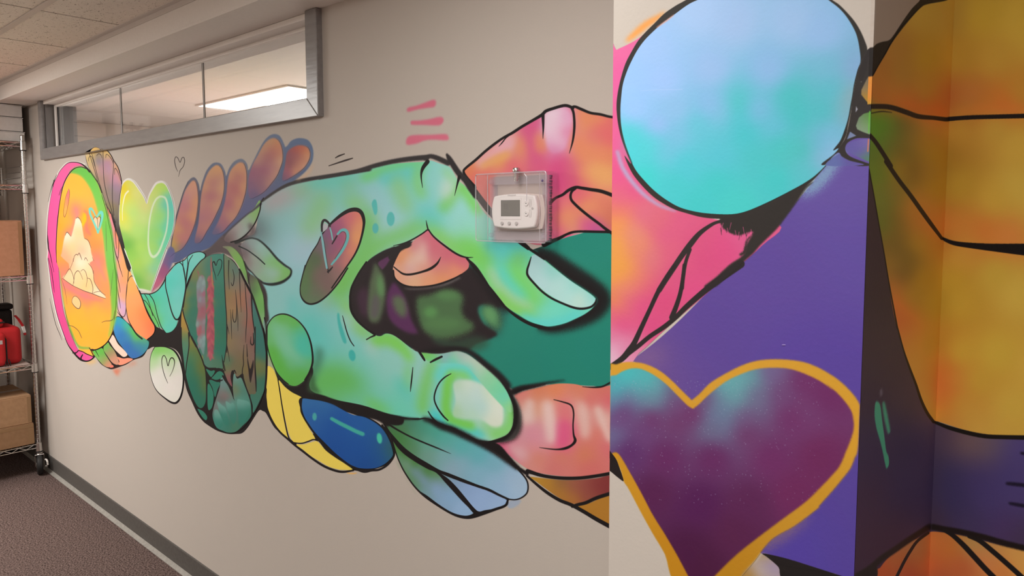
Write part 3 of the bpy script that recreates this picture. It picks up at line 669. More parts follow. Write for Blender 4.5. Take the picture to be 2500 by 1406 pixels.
    fill([zp('Z6', '312,405 330,425 340,480 365,455 400,480 412,540 416,600 410,700 420,900 410,1100 415,1300 412,1406'), zp('Z7', '415,100 410,200 390,330 350,250 310,160 330,80'), zp('Z6', '312,1200 298,1040 320,900 305,700 305,560 330,490')],
         zfs('Z6', '330,440,b46468 360,520,94a8a8 340,620,90a4a4 390,560,9ab0b0 380,690,b0788a 350,750,a09aa4 340,850,a07c84 380,900,b06c78 350,980,b07078 390,1050,9c9098 310,1050,94a8a4 340,1150,b86870 380,1150,b07880 390,1230,94b0b0 350,1280,90a8a8 330,1350,a08c90',
             'Z7', '350,220,8cacac 390,180,8cacac 330,160,a88c90 370,270,7ca09c'), soft=4)
    Z('Z6')
    for x, y, c in ((350, 500, '9cb2b2'), (390, 550, 'a2b8b6'), (325, 590, '98acac'), (375, 640, '98aeb0'), (335, 680, '9a8a98'), (395, 690, 'b8748a'), (345, 760, '9ca4ae'), (385, 760, 'a48a9a'), (330, 830, 'a88490'), (375, 880, 'b46a78'), (340, 940, 'b87480'), (395, 1030, 'a898a2'), (312, 1060, '9cb2ac'), (350, 1110, 'ba6a74'), (385, 1110, 'a08a94'), (335, 1170, 'bc6670'), (395, 1230, '9cb8b6'), (355, 1270, '9cb4b2'), (390, 1310, '94b0ae'), (330, 1330, 'a6949a')):
        oval(x, y, 17, 34, c, soft=5, a=.8, rot=12)
    fill([zp('Z6', '482,230 492,300 498,430 505,560 520,600 510,720 500,800 520,900 515,1000 525,1150 520,1406'), zp('Z7', '522,200 500,330 482,400 462,385 440,280 430,100'), zp('Z6', '430,1300 425,1150 440,1000 420,900 450,830 440,700 430,640 450,590 442,520 468,500 478,430 472,330')],
         zf('Z6', '470,650,d06470 470,900,c86470 480,1200,c4606e 480,400,a8706c 485,250,b07068 475,1400,c06470'), soft=3)
    Z('Z6')
    for k in range(17):
        y, c = 500 + 58 * k, ('d8707c', 'b85a68', 'cf6672', 'a8606c')[k % 4]
        oval(452 + 4 * math.sin(k), y, 13, 40, c, soft=6, a=.85, rot=24)
        oval(500 - 4 * math.sin(k * 1.7), y + 26, 13, 40, ('b4586a', 'd46c78', 'a05a64')[k % 3], soft=6, a=.8, rot=-24)
        if k % 3 == 1:
            oval(438, y + 20, 7, 30, '6a8a6c', soft=5, a=.6, rot=20)
            oval(516, y + 40, 7, 30, '7c8a5c', soft=5, a=.6, rot=-20)
    Z('Z6')
    line('492,420,8 496,520,12 505,600,6', col='c8a060', soft=3)
    line('545,520,4 530,450,8 506,370,9 500,312,10 520,297,18 543,342,9 560,290,9 588,266,10 614,292,9 609,360,9 588,415,8 564,468,6', col='1d2825')
    # trunk
    fill([zp('Z6', '640,225 690,240 760,300 830,400 900,540 970,700 985,850 1010,1100 1020,1406'), zp('Z7', '1025,0 1022,300 1022,500 1035,780 1000,830 950,810 890,640 870,560 800,600 745,520 720,600 740,720 690,660 650,560 625,490 640,400 668,250 680,0'), zp('Z6', '672,1406 665,1000 655,700 645,450')],
         zfs('Z6', '670,320,7c9474 680,450,8c8c64 690,700,a0885c 760,400,6c8c80 750,550,84887c 800,620,9c8c74 760,720,b08864 770,900,bc9064 710,950,a88c60 870,600,a08878 880,700,bc8468 890,800,bc8064 830,950,8c8874 880,950,a08470 960,900,b8746c 950,1050,b07064 780,1080,888878 860,1150,948474 780,1250,9c8468 700,1250,a08c60 950,1200,a07068 860,1350,9c8470 750,1380,94846c 980,800,8c7c84 940,700,b07c78',
             'Z7', '780,100,8c7c6c 720,250,9c8464 800,300,8c7860 960,200,946c64 960,350,947470 900,350,907c54 780,450,84785c 690,400,5c8468 660,500,7c8c60 690,600,9c6c68 720,680,985c64 840,520,7c7c5c 900,520,947c4c 920,680,7c7c50 980,700,74705c 990,620,886c68'))
    Z('Z7')
    fill('920,215 928,350 942,430 962,505 985,440 1000,395 1003,480 982,600 965,672 950,605 938,500 928,420', '241c1e', soft=2)
    fill([zp('Z6', '988,740 1050,900 1120,1150 1150,1390 1032,1406 1022,1150 998,1000'), zp('Z7', '1030,0 1150,250 1153,400 1150,600 1135,750 1080,890 1000,1040 992,950 962,820 1038,780 1025,400')],
         zfs('Z6', '1050,1000,4a867a 1000,800,5a8884 1100,1300,448278', 'Z7', '1080,200,40847a 1080,450,8c8850 1070,550,7c8454 1100,650,408070 1050,800,4c8470 1020,950,4c8878 1120,350,40847a'))
    # lotus and cells at the foot of the oval
    fill('400,470 450,490 540,495 620,505 640,560 670,660 600,700 530,860 510,960 500,1060 500,1150 540,1240 400,1140 290,970 420,960 425,700 415,520', BK)
    LO = fill('600,615 632,605 700,720 742,830 760,870 744,700 750,600 772,560 800,622 850,612 890,700 940,830 968,930 975,1060 940,1130 870,1200 790,1270 700,1285 620,1260 550,1222 512,1140 500,1050 520,950 550,850 590,720',
              '630,680,7ca4a0 600,780,88908c 650,830,a07c7c 620,890,7c6c6c 560,980,8c7c7c 700,760,709890 780,620,80a89c 780,750,888c60 830,700,649c8c 880,780,5c9484 850,900,64a898 900,1050,3a8874 800,1050,5c8c80 720,950,70aca0 600,950,74b0a4 600,1100,4c9484 700,1150,3e8a78 780,1180,5c8c70 560,1150,4c9484 850,1150,3c8876 650,1040,58988c 750,1080,688c80')
    motif(W, 'painted_lotus', LO)
    for t in ('520,1020 560,1005 590,1060 640,1160 600,1240 530,1170', '556,905 620,950 660,985 690,1080 700,1200 640,1180 590,1060', '660,905 720,930 752,920 790,990 800,1100 760,1200 700,1080', '800,890 850,880 950,912 972,1000 900,1150 830,1200 805,1050'):
        p = zp('Z7', t)
        c = p.mean(0)
        P = np.vstack([p[:3], c[None] + (p[3:] - c) * .9])
        fill(P, (np.vstack([p[:3], p[3:]]).astype(np.float32), np.array([hexc('86beb2')] * 3 + [hexc('3f8e7c')] * (len(p) - 3), np.float32)), soft=1.0, a=.75)
    Z('Z7')
    cells = ('220,110 240,105 300,220 370,380 400,480 415,600 420,750 415,900 380,975 330,975 280,900 230,780 190,650 172,550 185,430 205,300 215,200', '118,-20 190,-20 210,100 205,250 180,420 165,560 140,430 120,200',
             '420,505 480,528 532,520 500,590 470,595', '490,615 530,560 590,530 632,560 630,600 560,637 500,630', '460,640 590,670 560,760 530,850 500,740', '440,700 470,700 510,800 510,900 490,980 455,1010 440,960 437,850', '300,990 380,1020 430,1080 430,1120 410,1130 350,1070')
    cols = ('240,180,94904c 300,300,7c8444 360,480,7a8040 400,700,748048 250,350,4c8a68 220,500,36846e 280,700,2c7c6a 330,880,347c68 250,750,30806c', '160,40,c0944c 150,0,c49c54 150,150,6c9470 180,250,5c9478 150,350,509078 190,90,8c9458', '3d8c74', '3d8c74', '3a8470', '3d8c74', '3d8c74')
    for t, c in zip(cells, cols):
        fill(t, c)
    fill([zp('Z6', '122,890 170,1000 205,1100 200,1200 195,1280 150,1350 118,1300 114,1050')], zfs('Z6', '140,950,c8a050 170,1100,c49c50 150,1200,8c9458 180,1250,6c9470 140,1300,5c9478'))
    Z('Z6')
    for t in ('638,205,9 642,450,11 660,800,11 672,1000,11 675,1406,10', '700,280,12 696,450,9 706,632,4', '748,390,5 765,480,9 755,570,9 740,586,9 728,550,4', '780,640,4 795,800,9 795,930,9 785,1020,9 762,1030,9 746,960,8 750,880,3', '830,425,10 836,600,9 851,915,3', '896,555,6 910,750,9 921,950,9 910,1150,8 905,1285,3', '975,700,16 984,900,12 1000,1050,12 1022,1200,12 1020,1406,14', '720,880,3 730,1050,8 736,1245,3', '800,820,3 810,1000,7 812,1145,3', '1000,1170,8 1005,1280,15 990,1315,14 967,1290,12 970,1212,4', '680,1060,3 690,1120,7 702,1180,3'):
        line(t)
    Z('Z7')
    for t in ('920,200,4 926,350,12', '886,210,4 876,350,9 880,440,9 866,520,10 870,620,11 900,705,13 950,835,14 982,950,16 985,1075,14', '676,220,10 695,320,7 710,412,3', '614,335,4 625,420,11 640,500,12 662,530,3', '630,400,3 645,470,8 662,530,3', '1024,-10,12 1022,300,12 1020,500,12 1033,780,5', '745,740,5 748,620,9 757,545,12 768,522,14 788,560,8', '625,590,20 650,640,14 700,720,8 770,890,3', '530,515,26 580,505,22 640,530,16', '680,-10,9 672,220,9 640,420,10', '490,630,16 560,655,18 620,640,14', '495,600,10 535,555,14 570,515,16'):
        line(t)
    line([zp('Z6', '410,240 330,302 260,402 210,540 165,660 140,780 132,870 150,960 190,1080 235,1215 290,1330'), ], 0, BK) if False else None
    for q, w in ((zp('Z6', '415,238 332,300 262,402 212,540 166,660 142,780 134,870 150,960 190,1080 238,1220 300,1340'), 2.6), (zp('Z7', '240,105 300,220 370,380 402,470 440,495 540,497'), 3.2), (zp('Z7', '113,0 118,200 142,430 165,600 200,750 250,880 300,985 340,1060 400,1140 460,1180 550,1240'), 3.6), (zp('Z7', '205,60 212,200 203,300 183,430 168,560'), 2.4),
                 (zp('Z6', '830,390 880,500 930,600 990,720 1040,870 1090,1030 1132,1180 1162,1400'), 4.6), (zp('Z7', '1162,0 1162,260 1163,400 1158,600 1145,750'), 4.4)):
        SC[:] = [0, 0, 1]
        line(np.hstack([q, np.full((len(q), 1), w)]))
    TUNE[:] = [1.04, 1.0]
    # ---- white egg, black joint
    Z('Z4')
    fill('280,800 340,720 350,685 395,735 440,745 490,735 530,690 552,630 575,560 572,700 580,850 592,1000 602,1110 580,1010 560,940 520,890 460,868 390,862 345,866 320,870 280,890 262,870 290,835', BK)
    E3 = fill('345,870 400,866 450,872 510,900 550,960 575,1040 590,1120 585,1220 565,1300 530,1345 490,1345 440,1310 370,1250 330,1180 305,1080 305,990 320,920',
              '370,900,80c460 420,890,88c868 480,910,90c878 340,950,90c878 330,980,c0d4a8 400,980,d0d8c0 460,1000,c8d4b4 400,1080,e4dcd4 480,1200,e6dcd4 550,1150,e4dad2 500,960,b0d094 550,1020,dcd8cc 350,1150,e4dcd4')
    motif(W, 'painted_white_egg', E3)
    line('345,868,8 318,920,6 304,990,6 304,1080,6 330,1182,7 370,1252,9 440,1313,13 492,1345,17 532,1345,17 566,1300,14 587,1220,12 592,1120,12 577,1035,12 552,958,12 510,898,12 450,870,8 400,864,6 345,868,5')
    line('458,1178,3 430,1110,5 410,1030,5 408,970,6 425,940,6 445,970,6 460,1030,6 475,980,7 492,960,9 511,975,8 516,1010,6 500,1070,4 475,1120,3', col='2a2520')
    # ---- teal cells
    T = fill('220,415 265,412 310,412 360,390 400,340 440,270 480,220 520,165 560,140 600,125 640,80 690,58 740,55 775,70 775,100 740,130 690,190 650,260 620,340 605,420 590,520 575,580 545,640 530,690 490,735 440,745 400,705 350,690 310,620 270,540 235,460',
             '250,440,50c0ac 330,450,48c0a8 420,400,5cc8b4 400,550,64c8b8 450,680,68c8b8 480,700,64c8b4 520,250,68d0c4 530,400,78ccc4 540,550,7cccc0 480,320,58c8b8 600,200,70d0c8 700,100,80d0c4 640,250,74c8b8 310,570,70bc58 350,660,74c05c 270,500,6cc068 300,540,6cbc60')
    motif(W, 'painted_teal_leaf', T)
    for t in ('215,412,8 260,411,7 310,412,9 370,382,9 425,310,10 440,255,9 470,215,8 520,163,8 560,138,8 600,122,8 640,80,7 690,56,7 742,52,7 778,72,7 776,102,8 740,132,8 690,192,9 650,262,9 620,342,10 605,425,10 590,525,11', '300,415,7 340,480,6 370,600,6 400,690,7 440,747,8', '258,412,6 290,470,5 320,560,5 370,660,5 392,725,6', '235,460,6 270,478,5 310,540,5 330,600,5', '440,268,8 440,350,8 460,440,9 490,560,10 520,625,12 548,632,14', '515,155,6 560,143,7 590,180,8 605,260,9 612,350,9 592,480,9 568,590,10 545,632,10', '585,118,5 590,180,7 610,300,6 612,350,5', '625,92,5 630,160,6 618,250,7 612,345,6', '672,80,5 642,130,7 630,200,7 614,335,6', '225,430,10 270,535,10 310,618,10 350,690,12'):
        line(t)
    # ---- coloured petals between the first oval and the heart
    Z('Z2')
    fill('570,1040 640,1045 710,1010 760,960 800,900 825,830 840,700 880,665 940,690 1000,740 1100,860 1220,935 1300,840 1316,770 1330,790 1420,850 1440,1000 1330,1010 1240,990 1210,1060 1160,1130 1060,1165 980,1215 900,1245 820,1270 770,1262 690,1215 630,1140 575,1072', BK)
    fill('820,1278 950,1250 1085,1180 1060,1215 920,1270 872,1345 840,1300', 'e0603c', soft=16, a=.7)
    fill('500,1178 600,1160 640,1180 560,1215', 'e8b060', soft=14, a=.6)
    fill([zp('Z1', '700,640 730,690 770,780 830,870 850,1010 885,1060 960,1250 1000,1380'), zp('Z2', '1000,30 1060,200 1040,240 1005,250 990,300 975,450 972,600 1010,745 940,690 890,660 855,660 865,560 866,300 850,150 833,0'), zp('Z1', '822,1200 792,1030 752,850 712,690')],
         zfs('Z1', '730,720,e2628c 800,850,f0826e 800,940,e58aa0 820,1050,d8829c 830,1150,d4809e 845,1250,cc7c9c 860,1350,c88cac 870,1080,fb9a4c 880,1200,f89a58 930,1250,faa864 940,1350,fbae6c',
             'Z2', '930,60,faa66c 960,200,fba666 920,250,f6a070 870,200,d79cb0 900,350,e8a088 950,450,f5a673 920,560,d8a8cc 880,520,c9a8d4 940,640,d2a6cc 1030,100,f4a85c 1040,190,edb060 870,620,e8b49c 960,690,e0a898'))
    Z('Z2')
    motif(W, 'painted_orange_petal', fill('1010,235 1040,205 1070,240 1110,340 1160,460 1210,600 1260,700 1300,770 1305,830 1280,880 1220,930 1160,920 1100,870 1040,780 1000,700 980,600 975,500 980,380 990,290', '1040,300,fbae62 1060,500,fba468 1020,600,fa9f60 1200,650,fb8c52 1280,780,fb7a4e 1160,860,f99a64 1240,850,f8885c 1100,750,fa9a62'))
    motif(W, 'painted_blue_petal', fill('835,740 850,690 885,672 930,690 990,740 1050,810 1130,880 1220,940 1240,970 1225,1030 1170,1100 1100,1140 1050,1145 1010,1120 950,1040 890,960 850,880 832,800', '880,710,35a0b4 870,800,3f88c4 930,880,3572b4 1000,1000,336aae 1080,1100,3a6cac 1000,770,4ab49a 1060,840,62c454 1100,890,6cc052 1180,950,5aa87c 1130,1000,3d82a4 1200,1010,3f8a9c 1000,900,3c80b0'))
    fill('775,930 815,880 840,900 880,980 940,1040 985,1090 980,1120 940,1130 890,1090 840,1040 800,980', 'f3cfbc')
    fill('720,1010 765,965 790,1000 840,1060 880,1150 890,1210 860,1220 810,1190 760,1120 720,1060', '740,1030,6fb552 780,1080,a08a66 840,1170,d09078')
    fill('590,1070 640,1050 700,1030 730,1090 780,1170 810,1220 780,1250 720,1230 660,1170 610,1110', '640,1090,66b84c 690,1080,62b04a 720,1170,8d9a5c 770,1220,d88a74 660,1150,8cac68')
    line('625,1060,8 645,1095,6 665,1130,3')
    fill('872,1130 940,1148 1000,1142 1052,1157 1000,1192 930,1222 885,1218 896,1180', 'ef9478')
    fill('790,1237 820,1222 830,1247 792,1254', 'ea7c68')
    for t in ('1008,232,9 1040,203,9 1072,240,11 1112,340,12 1162,460,13 1212,600,13 1262,700,13 1303,770,13 1308,830,12 1282,882,12 1220,934,14', '1010,235,9 990,290,8 978,380,7 973,500,7 980,600,9 1000,700,11 1040,782,14 1100,872,16 1160,922,18', '833,-20,10 852,100,9 866,220,9 866,350,8 864,480,8 856,600,8 843,700,10', '865,480,6 880,580,6 910,648,7 940,672,8 965,642,7 975,560,7 975,470,7 988,330,7 1000,160,7 1003,60,7 990,-20,7',
              '835,-20,5 858,120,7 900,330,5 907,392,3', '870,-20,4 900,100,7 936,215,3', '868,305,4 890,440,7 912,575,3', '870,610,3 905,655,8 940,690,10'):
        line(t)
    Z('Z1')
    for t in ('692,610,9 720,720,9 755,840,9 800,1010,9 830,1200,9 852,1300,8 888,1406,8', '765,790,6 820,855,9 846,960,8 852,1100,6 866,1250,4', '852,1020,7 875,1060,8 890,1150,7 890,1250,6 885,1360,5', '750,760,7 770,850,6 772,905,4', '840,900,10 860,1000,14 890,1080,18 940,1190,18 990,1300,14 1030,1380,9'):
        line(t)
    # ---- light green heart
    Z('Z3')
    fill('0,740 40,820 70,930 110,1010 160,1160 230,1330 280,1406 200,1406 150,1240 90,1040 40,900', BK, soft=2)
    Z('Z4')
    fill('310,388 400,170 470,10 520,60 470,210 440,255 400,325 350,372', '450,120,7a5a80 420,200,9c5478 350,330,b8607c 460,60,5f5f88 330,370,b06478 480,150,5a6290', soft=4)
    hp = [zp('Z3', '418,635 390,570 340,490 280,400 240,368 200,358 160,380 130,430 115,520 105,640 100,760 103,880 110,970 130,1040 150,1130 180,1220 240,1370'), zp('Z4', '140,220 205,362 215,375 260,388 305,392 320,370 380,190'), zp('Z3', '590,1280 640,1150 690,1030 722,920 735,800 730,700 710,590 680,500 640,420 600,390 560,390 520,410 480,470 440,550')]
    HT = fill(hp, zfs('Z3', '160,480,e8cc2c 150,600,ead83a 140,800,e6dc50 250,450,d9d970 300,520,dcdc82 200,650,cfe07a 260,750,bfe07e 400,680,d8d484 380,800,c8dc86 300,950,b4dc78 180,920,d6de6e 150,1000,8cc060 190,1120,70b04c 250,1250,98cc5c 350,1150,b0d868 420,1300,b4d86c 560,450,bcd866 520,520,cbd878 620,470,b6dc60 660,560,78ccb0 690,650,5cc8bc 690,850,66ccb8 660,950,66d0b0 560,800,a0d878 540,1000,98d470 500,1150,a4d46a 620,1100,6cd0b0 570,1250,70ccaa 520,1330,8ccc90',
                      'Z4', '130,60,88c050 200,150,a8cc58 250,250,9cc860 300,280,b0c888 270,330,98c068 230,320,7cb44c 340,200,8cc8a0 300,100,b0d878 200,300,6aac4c'))
    motif(W, 'painted_green_heart', HT)
    q = spline(np.vstack(hp), True, 2)
    SC[:] = [0, 0, 1]
    line(np.hstack([q, np.full((len(q), 1), 2.4)]), col='e2e2d8', closed=True)
    Z('Z3')
    line('418,640,10 390,570,18 340,490,22 280,405,24 240,374,24 200,364,22 160,386,20 130,435,16 115,520,13 106,640,11', col='e4ddd8', soft=1.5)
    line('418,640,10 440,555,18 480,475,24 520,415,26 560,396,26 600,396,24 640,426,20 680,505,16 712,595,15 733,700,14 737,800,13 724,920,12 692,1030,11', col='e4ddd8', soft=1.5)
    line('590,560,22 630,580,22 656,660,20 660,800,18 642,950,18 603,1080,20 553,1200,24 500,1250,30 460,1220,26 437,1120,20 437,980,18 450,830,18 480,690,18 520,600,20 560,565,22 592,560,22', col='dce8cc', a=.85, soft=2)
    line('205,500,18 172,540,16 150,620,11 138,720,8 140,835,5', col='f6f2d2', soft=1.5)
    Z('Z4')
    line('212,372,14 250,382,22 300,392,16', col='dcd8cc', soft=3)
    line('95,40,4 140,180,4 175,285,5 210,380,4', col='e6e6de')
    line('318,378,7 380,215,5 450,30,4', col='e8e6dc')
    # ---- fan of small feathers at the window frame
    Z('Z1')
    FN = fill('510,185 495,160 515,140 540,148 556,158 572,120 612,90 650,94 690,120 694,106 725,124 762,132 800,180 830,238 842,248 880,320 906,400 922,480 922,540 906,640 896,750 895,900 905,1000 960,1225 940,1240 905,1170 880,1090 850,950 800,850 740,740 692,620 660,540 620,450 580,380 542,310 520,240',
              '610,130,e9b862 760,160,dcb878 530,160,d0c0b0 560,260,c8b080 600,330,c9a880 660,250,8a7f90 640,480,a89070 700,350,b58a90 760,280,b98aa0 800,330,b490b0 700,480,a8847c 740,620,9a8270 800,600,8c7f78 860,560,a0849a 880,450,c08ab0 870,680,8d7a80 860,850,7a7060 850,950,5a5450 800,780,8c7c58 900,1080,3c3836 660,180,8e8278 930,1200,2a2626 560,200,e0b868 720,140,d8ae68 850,320,dca878 905,440,dc9c80')
    motif('window_frame', 'painted_feather_fan', FN)
    for t in ('556,158,6 600,300,6 642,440,6 692,622,6', '585,165,5 612,260,6 642,390,6 684,540,6 742,720,6 792,850,6', '715,128,6 716,300,6 727,480,7 762,650,7 802,780,7 835,900,8', '832,238,6 832,340,6 822,500,7 822,700,7 838,870,8', '545,250,4 556,202,6 580,195,6 600,240,5 618,310,3', '640,188,4 664,166,7 690,180,6 702,215,3', '744,212,4 752,172,6 782,190,6 820,242,6 832,285,4', '846,405,3 850,332,6 882,372,6 917,475,4',
              '510,185,5 522,240,6 543,310,6 581,380,6 621,450,6 661,540,7 693,622,8', '485,160,3 510,138,6 535,140,6 556,158,5', '556,158,6 574,118,7 612,90,7 652,94,7 690,120,6', '690,106,6 726,124,6 764,134,6 802,180,7 832,238,7', '832,240,6 882,318,6 908,400,6 924,482,6 924,545,6 908,640,6 898,750,7', '680,110,4 685,130,5', '740,740,10 805,850,14 855,950,14'):
        line(t, col='3a3030')
    # ---- first oval with the cloud mountain, pink crescent
    hl = [zp('Z1', '500,285 430,264 380,256 328,260 284,280 244,320 208,366 178,428 143,500 123,580 103,680 88,780 75,900 69,1000 68,1100 71,1200 78,1300'), zp('Z2', '73,0 84,80 98,200 113,320 133,430 158,560 188,680 228,800 268,910')]
    q = np.vstack(hl)
    SC[:] = [0, 0, 1]
    line(np.hstack([q, np.full((len(q), 1), 3.0)]), col='e6dcd6', soft=.6)
    cres = [zp('Z1', '530,330 480,290 430,268 380,262 330,265 290,285 250,325 215,370 185,430 150,500 130,580 110,680 95,780 82,900 76,1000 75,1100 78,1200 85,1300'), zp('Z2', '80,0 90,80 105,200 120,320 140,430 165,560 195,680 235,800 275,910 310,990 350,1050 400,1110 450,1155 500,1175 540,1175 575,1160 605,1130 580,1115 530,1100 480,1075 440,1055 410,1020 380,950 345,850 310,760 280,680 255,580 235,450 220,330 210,200 200,80'), zp('Z1', '182,1406 175,1250 180,1100 190,950 210,780 230,650 250,550 280,470 320,400 370,345 420,322 470,318')]
    CR = fill(cres, zfs('Z1', '300,300,ee649c 150,600,ec5f9c 110,1100,e85a98 440,290,f06ca0', 'Z2', '150,400,e0508c 220,750,dc4e88 330,980,d84c86 540,1140,e05a94'))
    motif(W, 'painted_pink_crescent', CR)
    G1 = fill([zp('Z1', '430,322 500,325 550,360 600,430 650,500 690,600 700,650 740,790 770,930 800,1070 820,1200 830,1330'), zp('Z2', '833,0 845,100 860,220 865,350 862,480 855,600 840,700 820,830 790,920 750,970 700,1010 640,1045 580,1040 610,1110 580,1115 530,1095 480,1068 440,1050 430,1010 390,940 350,850 320,780 290,680 270,560 245,430 225,280 210,130'), zp('Z1', '186,1406 182,1250 187,1100 200,930 215,780 235,650 260,550 290,470 340,390 390,340')],
              zfs('Z1', '350,480,ffb648 430,470,ffb846 300,600,ffb848 450,620,ffb948 540,650,ffb648 250,800,ffae38 230,1000,fea836 220,1200,fba236 560,720,fbb458 500,720,fcae52 430,800,f28a76 400,860,ee8080 380,980,f59e56 340,1080,f0837a 300,900,fdb040 500,900,fcc61c 470,960,fdc22e 530,850,f58c5a 540,960,f27464 530,1030,ee746e 600,900,fca042 600,1050,fb9e3e 620,1200,fa904a 660,1350,f07c6c 720,1300,f49e5e 680,1100,f6a654 700,900,f0a848 640,760,f8b050',
                  'Z2', '640,60,f28674 680,120,f08968 760,150,f6a25a 330,330,ea746e 500,420,ec7b74 300,300,ee8070 400,400,f28c66 560,500,f08864 700,500,f49a58 280,430,faa048 340,500,fba444 600,580,fdab40 450,600,feab3e 700,700,fdad42 350,700,feac3c 500,800,feac3a 650,900,feaa3a 420,930,feaa3c 600,1010,fdac40 540,1080,fab048'))
    fill([zp('Z1', '330,385 400,395 465,425 530,500 585,600 625,720 672,900 712,1100 735,1300'), zp('Z2', '755,100 790,300 800,450 808,620 790,780 770,900 800,880 850,740 870,600 878,350 868,150 850,-20'), zp('Z1', '845,1300 815,1050 775,880 705,640 650,490 555,350 480,310 420,312 370,335 320,385')],
         zfs('Z1', '430,370,6abc54 560,430,70c250 650,560,78c454 720,760,84c458 770,1000,74c052 800,1250,7cc058 350,385,7cba54', 'Z2', '830,300,72b84a 850,500,80b848 830,700,94b848 800,850,b0b848'), soft=9, noise=.12)
    motif(W, 'painted_orange_oval', G1)
    Z('Z1')
    line('505,820,24 540,870,30 520,960,34 530,1040,30 570,1090,24', col='ee7668', soft=9, a=.7)
    line('400,790,30 420,860,40 385,960,30 360,1070,34', col='f08484', soft=12, a=.7)
    line('500,860,30 505,920,40 480,980,24', col='fac41a', soft=8, a=.8)
    Z('Z2')
    line('255,290,30 330,340,44 430,400,44 560,450,40 700,480,30', col='ea7a7a', soft=14, a=.75)
    line('650,40,40 690,130,34 740,250,24', col='f0867a', soft=12, a=.7)
    line('215,150,10 240,330,12 262,500,12 290,650,14 320,760,24 350,850,30 400,960,24 450,1020,30 560,1030,24', col='6fa84c', soft=6, a=.8)
    MT = fill([zp('Z1', '390,960 400,910 425,895 450,920 470,970 485,1060 500,1130 540,1160 565,1210 580,1300 600,1380'), zp('Z2', '560,60 590,130 605,200 610,260 640,310 660,345 700,395 730,425 745,460 680,440 590,405 500,375 420,340 370,315 310,275 270,240 255,215 290,180 310,150 330,125 320,60'), zp('Z1', '320,1420 235,1340 240,1300 260,1180 280,1100 300,1065 330,1090 350,1110 365,1060 380,1000')],
              zfs('Z1', '420,930,fde0c4 420,1060,fbc993 300,1090,fce0c8 350,1250,f8c68c 500,1200,f9cba0 480,1270,f0b090 560,1260,fbd6b0 270,1300,f5a882 300,1400,f09c7c', 'Z2', '450,50,fde0c4 440,200,fbc795 560,260,fbc48c 340,220,fbcfa4 300,60,f6ae7c 540,320,fbbf80 650,380,fcd6b4 590,120,fbcfa0 330,290,fbbf8c'), soft=2.5)
    motif(W, 'painted_cloud_mountain', MT)
    Z('Z2')
    fill('360,470 380,440 410,440 445,480 455,530 440,575 400,560 360,510', 'f9bf86')
    dk = '5a4840'
    line('360,470,4 380,440,5 410,440,5 447,480,6 458,530,7 440,577,8 400,562,7 360,510,5 360,470,4', col=dk)
    for t in ('250,232,5 310,275,6 370,315,6 420,340,6 500,376,7 590,406,7 680,442,6 745,462,4', '370,312,3 382,240,5 392,180,6 422,145,7 447,162,5 470,210,4 482,245,3', '458,152,3 487,130,5 515,160,5 530,215,5 530,270,4 520,330,3', '530,228,4 565,240,6 590,300,6 598,360,6 590,402,5', '262,225,4 290,180,4 325,125,6 352,150,5 376,220,5 380,290,4', '335,125,4 362,60,4 375,0,3', '598,400,4 640,385,5 682,380,4', '605,140,3 612,260,5 650,335,6 692,388,6 742,425,4', '545,60,4 585,110,5 605,180,4',
              '700,735,4 742,720,6 800,715,7 832,690,6 848,600,4', '320,770,4 372,782,6 430,830,6 460,890,6 471,917,3', '236,230,2 280,370,4 302,530,2', '832,130,2 812,300,4 800,432,2', '270,560,5 300,690,5 325,775,5'):
        line(t, col=dk)
    Z('Z1')
    fill('320,570 330,600 325,680 300,820 275,888 262,850 270,760 290,650 310,590', '300,640,ee7f72 320,620,ec7a74 310,720,f08a6c 285,800,f7a95a 275,700,f9b058 320,680,ee7c74')
    line('320,565,3 331,600,4 326,680,4 300,820,4 275,890,5 262,850,4 270,760,3 290,650,3 312,590,3', col='7a4a3c')
    for t in ('405,905,4 425,893,7 455,920,5 470,960,3', '280,1100,4 300,1062,7 322,1080,6 346,1112,4', '500,1130,4 545,1160,6 577,1242,4', '375,1400,4 385,1340,5 410,1315,7 425,1325,6 440,1300,6 455,1330,7 472,1378,4', '500,1382,4 515,1355,6 540,1392,4', '745,940,2 750,1100,4 755,1280,3', '240,560,3 215,640,3', '590,1350,3 610,1390,4'):
        line(t, col=dk)
    fill('605,915 622,885 650,918 672,885 685,920 668,995 650,1040 628,980', 'f6c9a6')
    line('560,800,22 566,850,22 595,920,22 640,1020,22 656,1068,20', col='74cfc0', soft=2)
    line('656,1068,20 690,960,24 706,870,30 690,832,34 660,862,22 642,890,12 602,820,18 575,790,24 560,800,22', col='74cfc0', soft=2)
    line('602,920,4 622,887,6 650,920,5 655,1035,3', col='4a4038')
    line('665,885,6 684,895,8 682,930,6 668,1000,4', col='4a4038')
    # crescent details and outlines
    for t in ('520,335,10 470,318,8 420,322,8 370,345,8 320,400,7 280,470,7 250,550,6 230,650,6 210,780,6 190,950,6 180,1100,5 175,1250,5 182,1406,5', '560,370,22 530,335,16 480,290,12 430,268,9 380,262,9 330,265,9 290,285,8 250,325,8 215,370,8 185,430,8 150,500,9 130,580,8 110,680,6 95,780,6 82,900,7 76,1000,8 75,1100,10', '76,1100,12 82,1180,20 90,1250,14 112,1330,6 125,1406,4', '180,405,4 135,515,9 108,610,5 82,715,3', '150,470,14 140,540,10', '250,540,3 225,590,4 208,640,3',
              '560,360,12 610,430,11 662,510,11 700,610,12'):
        line(t, col='3a2a30')
    Z('Z2')
